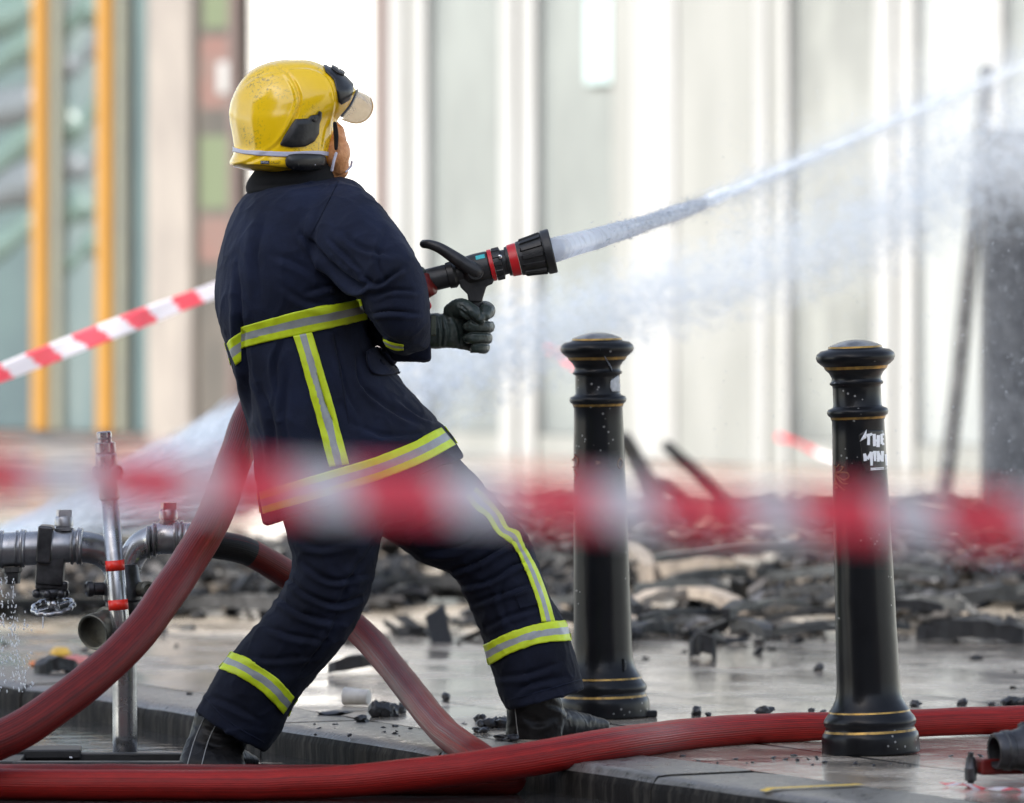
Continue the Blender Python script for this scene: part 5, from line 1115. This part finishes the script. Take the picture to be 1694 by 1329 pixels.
def prism(pts, y0, y1):
    bm = bmesh.new(); A = [bm.verts.new(PP(x, y, y0)) for x, y in pts]; B = [bm.verts.new(PP(x, y, y1)) for x, y in pts]; n = len(A); bm.faces.new(A); bm.faces.new(B[::-1])
    for i in range(n): bm.faces.new((A[i], B[i], B[(i + 1) % n], A[(i + 1) % n]))
    bmesh.ops.recalc_face_normals(bm, faces=bm.faces[:]); return bm
bevel(obj('grip_bracket', prism([(757, 462), (822, 452), (815, 470), (805, 474), (797, 500), (775, 500), (773, 487), (762, 476)], NZ - .020, NZ + .020), m_nz, nz_, smooth=False), .004, 3)
bm = bmesh.new(); add_lr(bm, [(775, 488, 799, 488, .014, NZ), (776, 510, 798, 510, .015, NZ), (776, 540, 796, 540, .015, NZ), (776, 572, 794, 572, .014, NZ), (778, 584, 792, 584, .010, NZ)], n=24); obj('pistol_grip', bm, m_nz, nz_)
#SECTION5
# ------------------------------------------------------------------ water
def drops(name, cen, dirs, ln, rad, m, label, cat='water'):
    """many small elongated drops as one mesh"""
    n = len(cen); cen = np.asarray(cen, float); dirs = np.asarray(dirs, float); dirs /= np.linalg.norm(dirs, axis=1)[:, None]
    up = np.array([0.13, 1, .07]); u = np.cross(dirs, up); u /= np.linalg.norm(u, axis=1)[:, None]; v = np.cross(dirs, u); ln = np.asarray(ln)[:, None]; rad = np.asarray(rad)[:, None]
    V = np.stack([cen - dirs * ln, cen + u * rad, cen + v * rad, cen - u * rad, cen - v * rad, cen + dirs * ln], 1).reshape(-1, 3)
    f = np.array([(0, 2, 1), (0, 3, 2), (0, 4, 3), (0, 1, 4), (5, 1, 2), (5, 2, 3), (5, 3, 4), (5, 4, 1)]); Fc = (f[None] + (np.arange(n) * 6)[:, None, None]).reshape(-1, 3)
    me = bpy.data.meshes.new(name); me.vertices.add(len(V)); me.vertices.foreach_set('co', V.astype('f').ravel()); me.loops.add(Fc.size); me.loops.foreach_set('vertex_index', Fc.ravel().astype('i'))
    me.polygons.add(len(Fc)); me.polygons.foreach_set('loop_start', np.arange(0, Fc.size, 3, dtype='i')); me.update(calc_edges=True); me.validate()
    return tag(obj(name, me, m), label, cat, kind='stuff')
def watermat(name, col, tl=.5, rough=.25, alpha=1.0):
    m = mat(name, col, rough, spec=.6); ns, L, b = nodes(m); t = ns.new('ShaderNodeBsdfTranslucent'); t.inputs[0].default_value = (*col, 1); ms = ns.new('ShaderNodeMixShader'); ms.inputs[0].default_value = tl
    L(b.outputs[0], ms.inputs[1]); L(t.outputs[0], ms.inputs[2]); out = ms.outputs[0]
    if alpha < 1:
        tr = ns.new('ShaderNodeBsdfTransparent'); m2 = ns.new('ShaderNodeMixShader'); m2.inputs[0].default_value = alpha; L(tr.outputs[0], m2.inputs[1]); L(out, m2.inputs[2]); out = m2.outputs[0]
    L(out, ns['Material Output'].inputs[0]); return m
m_wat = watermat('aerated_water', (.97, .98, 1.0), .6); m_spr = watermat('spray_drops', (.56, .62, .70), .6, alpha=.38)
def thinning(m, y0, y1, a_end):     # the jet breaks up and lets the background through with distance
    ns, L = m.node_tree.nodes, m.node_tree.links.new; out = ns['Material Output']; src = out.inputs[0].links[0].from_socket
    ge = ns.new('ShaderNodeNewGeometry'); sx = ns.new('ShaderNodeSeparateXYZ'); L(ge.outputs['Position'], sx.inputs[0])
    mr = ns.new('ShaderNodeMapRange'); mr.inputs[1].default_value = y0; mr.inputs[2].default_value = y1; mr.inputs[3].default_value = 1; mr.inputs[4].default_value = a_end; L(sx.outputs[1], mr.inputs[0])
    nz = ns.new('ShaderNodeTexNoise'); nz.inputs['Scale'].default_value = 22; nz.inputs['Detail'].default_value = 5; L(ge.outputs['Position'], nz.inputs['Vector'])
    nr = ns.new('ShaderNodeMapRange'); nr.inputs[1].default_value = .35; nr.inputs[2].default_value = .65; nr.inputs[3].default_value = .65; nr.inputs[4].default_value = 1.25; L(nz.outputs[0], nr.inputs[0])
    mu = ns.new('ShaderNodeMath'); mu.operation = 'MULTIPLY'; mu.use_clamp = True; L(mr.outputs[0], mu.inputs[0]); L(nr.outputs[0], mu.inputs[1])
    tr = ns.new('ShaderNodeBsdfTransparent'); m2 = ns.new('ShaderNodeMixShader'); L(mu.outputs[0], m2.inputs[0]); L(tr.outputs[0], m2.inputs[1]); L(src, m2.inputs[2]); L(m2.outputs[0], out.inputs[0])
m_jet = watermat('jet_water', (.90, .94, 1.0), .6); thinning(m_jet, 16.2, 21.5, .5)
m_drop = mat('clear_drops', (.95, .97, 1), .03, trans=1.0); m_drop.node_tree.nodes['Principled BSDF'].inputs['IOR'].default_value = 1.33
# main jet
jp = [P(912, 415.5, 15.62), P(1000, 390, 16.3), P(1100, 359, 17.5), P(1200, 322, 19.1), P(1276, 290, 20.5), P(1370, 249, 22.1), P(1452, 212, 23.5), P(1570, 161, 25.2), P(1694, 107, 26.9), P(1850, 45, 28.5), P(2050, -30, 30)]
jr = [.029, .025, .0185, .013, .010, .0085, .008, .008, .008, .008, .008]
jl = resample([(*p, r_) for p, r_ in zip(jp, jr)], 400); jl = np.array(jl); jt = np.gradient(jl[:, :3], axis=0); jt /= np.linalg.norm(jt, axis=1)[:, None]; jpx = CX + jl[:, 0] / jl[:, 1] * F
bm = bmesh.new(); n = 28; prev = None
for i in range(0, 400):
    c, t, r_ = Vector(jl[i, :3]), Vector(jt[i]), jl[i, 3]; a, u, v = frame(t); f = i / 399; ring = []
    for q in range(n):
        th = 2 * math.pi * q / n; nz2 = mnoise.fractal(Vector((i * .012 * 3, math.cos(th) * 2.4, math.sin(th) * 2.4)), .8, 2.2, 4); rr = r_ * (1 + nz2 * (.06 + 1.3 * min(1, f * 2.0)))
        ring.append(bm.verts.new(c + (u * math.cos(th) + v * math.sin(th)) * max(.002, rr)))
    if prev:
        for q in range(n): bm.faces.new((prev[q], prev[(q + 1) % n], ring[(q + 1) % n], ring[q]))
    else: bm.faces.new(ring[::-1])
    prev = ring
bm.faces.new(prev); tag(obj('water_jet', bm, m_jet), 'white jet of water shooting from the nozzle up to the right', 'water', kind='stuff')
def along(n, f0, f1, sig, power=1.0, dropfall=0.0, seed=1, lenr=(.01, .05), radr=(.0006, .002), spread=.05):
    rg = np.random.default_rng(seed); f = f0 + (f1 - f0) * rg.random(n) ** power; idx = np.clip((f * 399).astype(int), 0, 399); c = jl[idx, :3].copy(); t = jt[idx]
    s_ = sig(f); off = rg.normal(0, 1, (n, 3)) * s_[:, None]; c += off; c[:, 2] -= np.abs(rg.normal(0, 1, n)) * dropfall * f
    d = t + rg.normal(0, spread, (n, 3)); return c, d, rg.uniform(*lenr, n), rg.uniform(*radr, n)
a1 = along(15000, .03, 1, lambda f: .009 + .034 * f, seed=2, lenr=(.01, .045), radr=(.0006, .0018), spread=.03)
a2 = along(9000, .26, 1, lambda f: .01 + .085 * f, power=.8, seed=3, lenr=(.004, .02), radr=(.0006, .0016), spread=.12)
a3 = along(15000, .24, 1, lambda f: .02 + .06 * f, power=.8, dropfall=.42, seed=4, lenr=(.004, .02), radr=(.0006, .0022), spread=.2)
drops('spray', *[np.concatenate(x) for x in zip(a1, a2, a3)], m_spr, 'loose white spray peeling off and falling from the main water jet')
# second fan of spray crossing behind the firefighter from the lower left
fan = [(-60, 925, 20.7, 6), (60, 880, 20.8, 22), (180, 835, 20.9, 42), (320, 785, 21.0, 68), (420, 745, 21.1, 80), (600, 670, 21.5, 85), (800, 590, 21.9, 84), (1000, 520, 22.6, 74), (1200, 462, 23.4, 70), (1400, 395, 24.2, 78), (1600, 300, 25, 95), (1750, 240, 25.6, 120)]
fr_ = np.array(resample(fan, 300)); fc = np.array([P(*q[:3]) for q in fr_]); fs = fr_[:, 3] * fr_[:, 2] / F; ft = np.gradient(fc, axis=0); ft /= np.linalg.norm(ft, axis=1)[:, None]
def fanpts(n, i0, i1, seed, lenr, radr, k=.5, spread=.08):
    rg = np.random.default_rng(seed); idx = rg.integers(i0, i1, n); c = fc[idx].copy(); d = ft[idx]; s_ = fs[idx] * k
    o = np.clip(rg.normal(0, 1, n), -2.2, 2.2); c[:, 2] += o * s_; c[:, 0] += rg.normal(0, .03, n); c[:, 1] += rg.normal(0, .22, n)
    ang = o * .16; d = d.copy(); d[:, 2] += ang; d += rg.normal(0, spread, d.shape); return c, d, rg.uniform(*lenr, n), rg.uniform(*radr, n)
b1x = fanpts(30000, 0, 105, 11, (.03, .14), (.0007, .0022), .48, .035); b2x = fanpts(21000, 85, 299, 12, (.008, .032), (.0012, .0042), .5, .22)
drops('spray', *[np.concatenate(x) for x in zip(b1x, b2x)], m_spr, 'wide fan of fine spray rising from the lower left and crossing behind the firefighter')
# splashed drops in front of the dark pillar and over the debris
rg = np.random.default_rng(21); n = 5200; px = 1150 + 620 * rg.random(n) ** .7; py = 150 + 800 * rg.random(n); d = rg.uniform(17, 25, n)
c = np.stack([(px - CX) * d / F, d, CH - (py - HY) * d / F], 1); c = c[c[:, 2] > .02]; n = len(c)
drops('spray', c, rg.normal(0, 1, (n, 3)) * .4 + np.array([-.3, 0, -1]), rg.uniform(.001, .005, n), rg.uniform(.0006, .0018, n), m_spr, 'sparse falling drops speckling the dark pillar and the rubble at the right')
rg = np.random.default_rng(23); n = 4200; px = 1480 + 330 * rg.random(n); py = 235 + 70 * rg.normal(0, 1, n) + (1694 - px) * .12; d = rg.uniform(21, 24, n)
c = np.stack([(px - CX) * d / F, d, CH - (py - HY) * d / F], 1)
drops('spray', c, rg.normal(0, 1, (n, 3)) * .5 + np.array([1, 0, .3]), rg.uniform(.003, .012, n), rg.uniform(.001, .003, n), m_spr, 'dense cloud of spray at the upper right above the dark pillar')
# water dribbling from the valve on the left
rg = np.random.default_rng(31); dc, dd, dl, dr = [], [], [], []
for k in range(190):
    f = rg.random(); s_ = rg.integers(0, 3); x0 = (10, 22, 3)[s_]; x = x0 + (26, 10, 4)[s_] * f ** 1.4 + rg.normal(0, 1.0 + 4.5 * f); y = 955 + 190 * f ** 1.1
    dc.append(P(x, y, 15.9 + rg.normal(0, .03))); dd.append((.05 + rg.normal(0, .15), 0, -1)); dl.append(rg.uniform(.0015, .005)); dr.append(rg.uniform(.0008, .0019))
for k in range(24): dc.append(P(45 + rg.normal(0, 6), 1004 + 40 * rg.random() if k < 8 else 1080 + 60 * rg.random(), 15.88)); dd.append((0, 0, -1)); dl.append(.003); dr.append(.0018)
for k in range(6): dc.append(P(71, 1022 + k * 3.2, 15.9)); dd.append((0, 0, -1)); dl.append(.003); dr.append(.0017)
def roundrops(name, cen, dirs, ln, rad, m, label):
    bm = bmesh.new()
    for c, d, l_, r_ in zip(cen, dirs, ln, rad):
        vs = bmesh.ops.create_icosphere(bm, subdivisions=2, radius=1)['verts']; a, u, v = frame(d)
        for q in vs: q.co = Vector(c) + a * q.co.z * l_ + u * q.co.x * r_ + v * q.co.y * r_
    return tag(obj(name, bm, m), label, 'water', kind='stuff')
roundrops('drips', dc, dd, dl, dr, m_wat, 'bright drips of water falling from the valve of the standpipe at the left')
sc_, sd_, sl2, sr2 = [], [], [], []
for k in range(90):
    x = rg.uniform(0, 140); p = P(x, 1272 - abs(rg.normal(0, 9)), 15.9 + rg.normal(0, .1)); sc_.append(p); sd_.append(rg.normal(0, 1, 3)); sl2.append(rg.uniform(.002, .006)); sr2.append(rg.uniform(.001, .0028))
roundrops('splash', sc_, sd_, sl2, sr2, m_wat, 'small splashes of water on the road beside the iron lid')

# mist: air full of droplets, thinning towards its edge
def mist(c0, c1, r_, density, label, ns_=3.0, asp=1.0):
    a_ = (c1 - c0); bm = bmesh.new(); bmesh.ops.create_icosphere(bm, subdivisions=3, radius=1)
    me = bpy.data.meshes.new('mist'); bm.to_mesh(me); bm.free(); o = bpy.data.objects.new('mist', me); C.objects.link(o)
    o.location = (c0 + c1) / 2; o.rotation_euler = a_.to_track_quat('X', 'Z').to_euler(); o.scale = (a_.length / 2, r_ * asp, r_)
    m = bpy.data.materials.new('mist'); m.use_nodes = True; t = m.node_tree; L = t.links.new; t.nodes.remove(t.nodes['Principled BSDF'])
    v = t.nodes.new('ShaderNodeVolumePrincipled'); v.inputs['Color'].default_value = (1, 1, 1, 1); v.inputs['Anisotropy'].default_value = .1
    tc = t.nodes.new('ShaderNodeTexCoord'); ln = t.nodes.new('ShaderNodeVectorMath'); ln.operation = 'LENGTH'; L(tc.outputs['Object'], ln.inputs[0])
    mr = t.nodes.new('ShaderNodeMapRange'); mr.interpolation_type = 'SMOOTHSTEP'; mr.inputs[1].default_value = 1; mr.inputs[2].default_value = .15; mr.inputs[3].default_value = 0; mr.inputs[4].default_value = density; L(ln.outputs['Value'], mr.inputs[0])
    mp = t.nodes.new('ShaderNodeMapping'); mp.inputs['Scale'].default_value = (.8, 1.6, 2.2); L(tc.outputs['Object'], mp.inputs[0])
    nz = t.nodes.new('ShaderNodeTexNoise'); nz.inputs['Scale'].default_value = ns_; nz.inputs['Detail'].default_value = 3; L(mp.outputs[0], nz.inputs['Vector'])
    m2 = t.nodes.new('ShaderNodeMapRange'); m2.inputs[1].default_value = .35; m2.inputs[2].default_value = .65; m2.inputs[3].default_value = .25; m2.inputs[4].default_value = 1.6; L(nz.outputs[0], m2.inputs[0])
    mu = t.nodes.new('ShaderNodeMath'); mu.operation = 'MULTIPLY'; L(mr.outputs[0], mu.inputs[0]); L(m2.outputs[0], mu.inputs[1]); L(mu.outputs[0], v.inputs['Density'])
    L(v.outputs[0], t.nodes['Material Output'].inputs['Volume']); me.materials.append(m)
    return tag(o, label, 'mist', kind='stuff')
mist(P(-40, 925, 20.7), P(620, 665, 21.4), .18, 3.6, 'veil of mist round the spray at the lower left')
mist(P(520, 700, 21.0), P(1600, 340, 24.4), .30, .28, 'veil of mist round the spray crossing the background')
mist(P(1100, 330, 30.0), P(2250, 20, 31.0), 1.0, .14, 'bright cloud of mist at the upper right')
mist(P(1480, 230, 22.8), P(1950, 230, 23.4), .45, .35, 'mist hanging in front of the dark pillar')
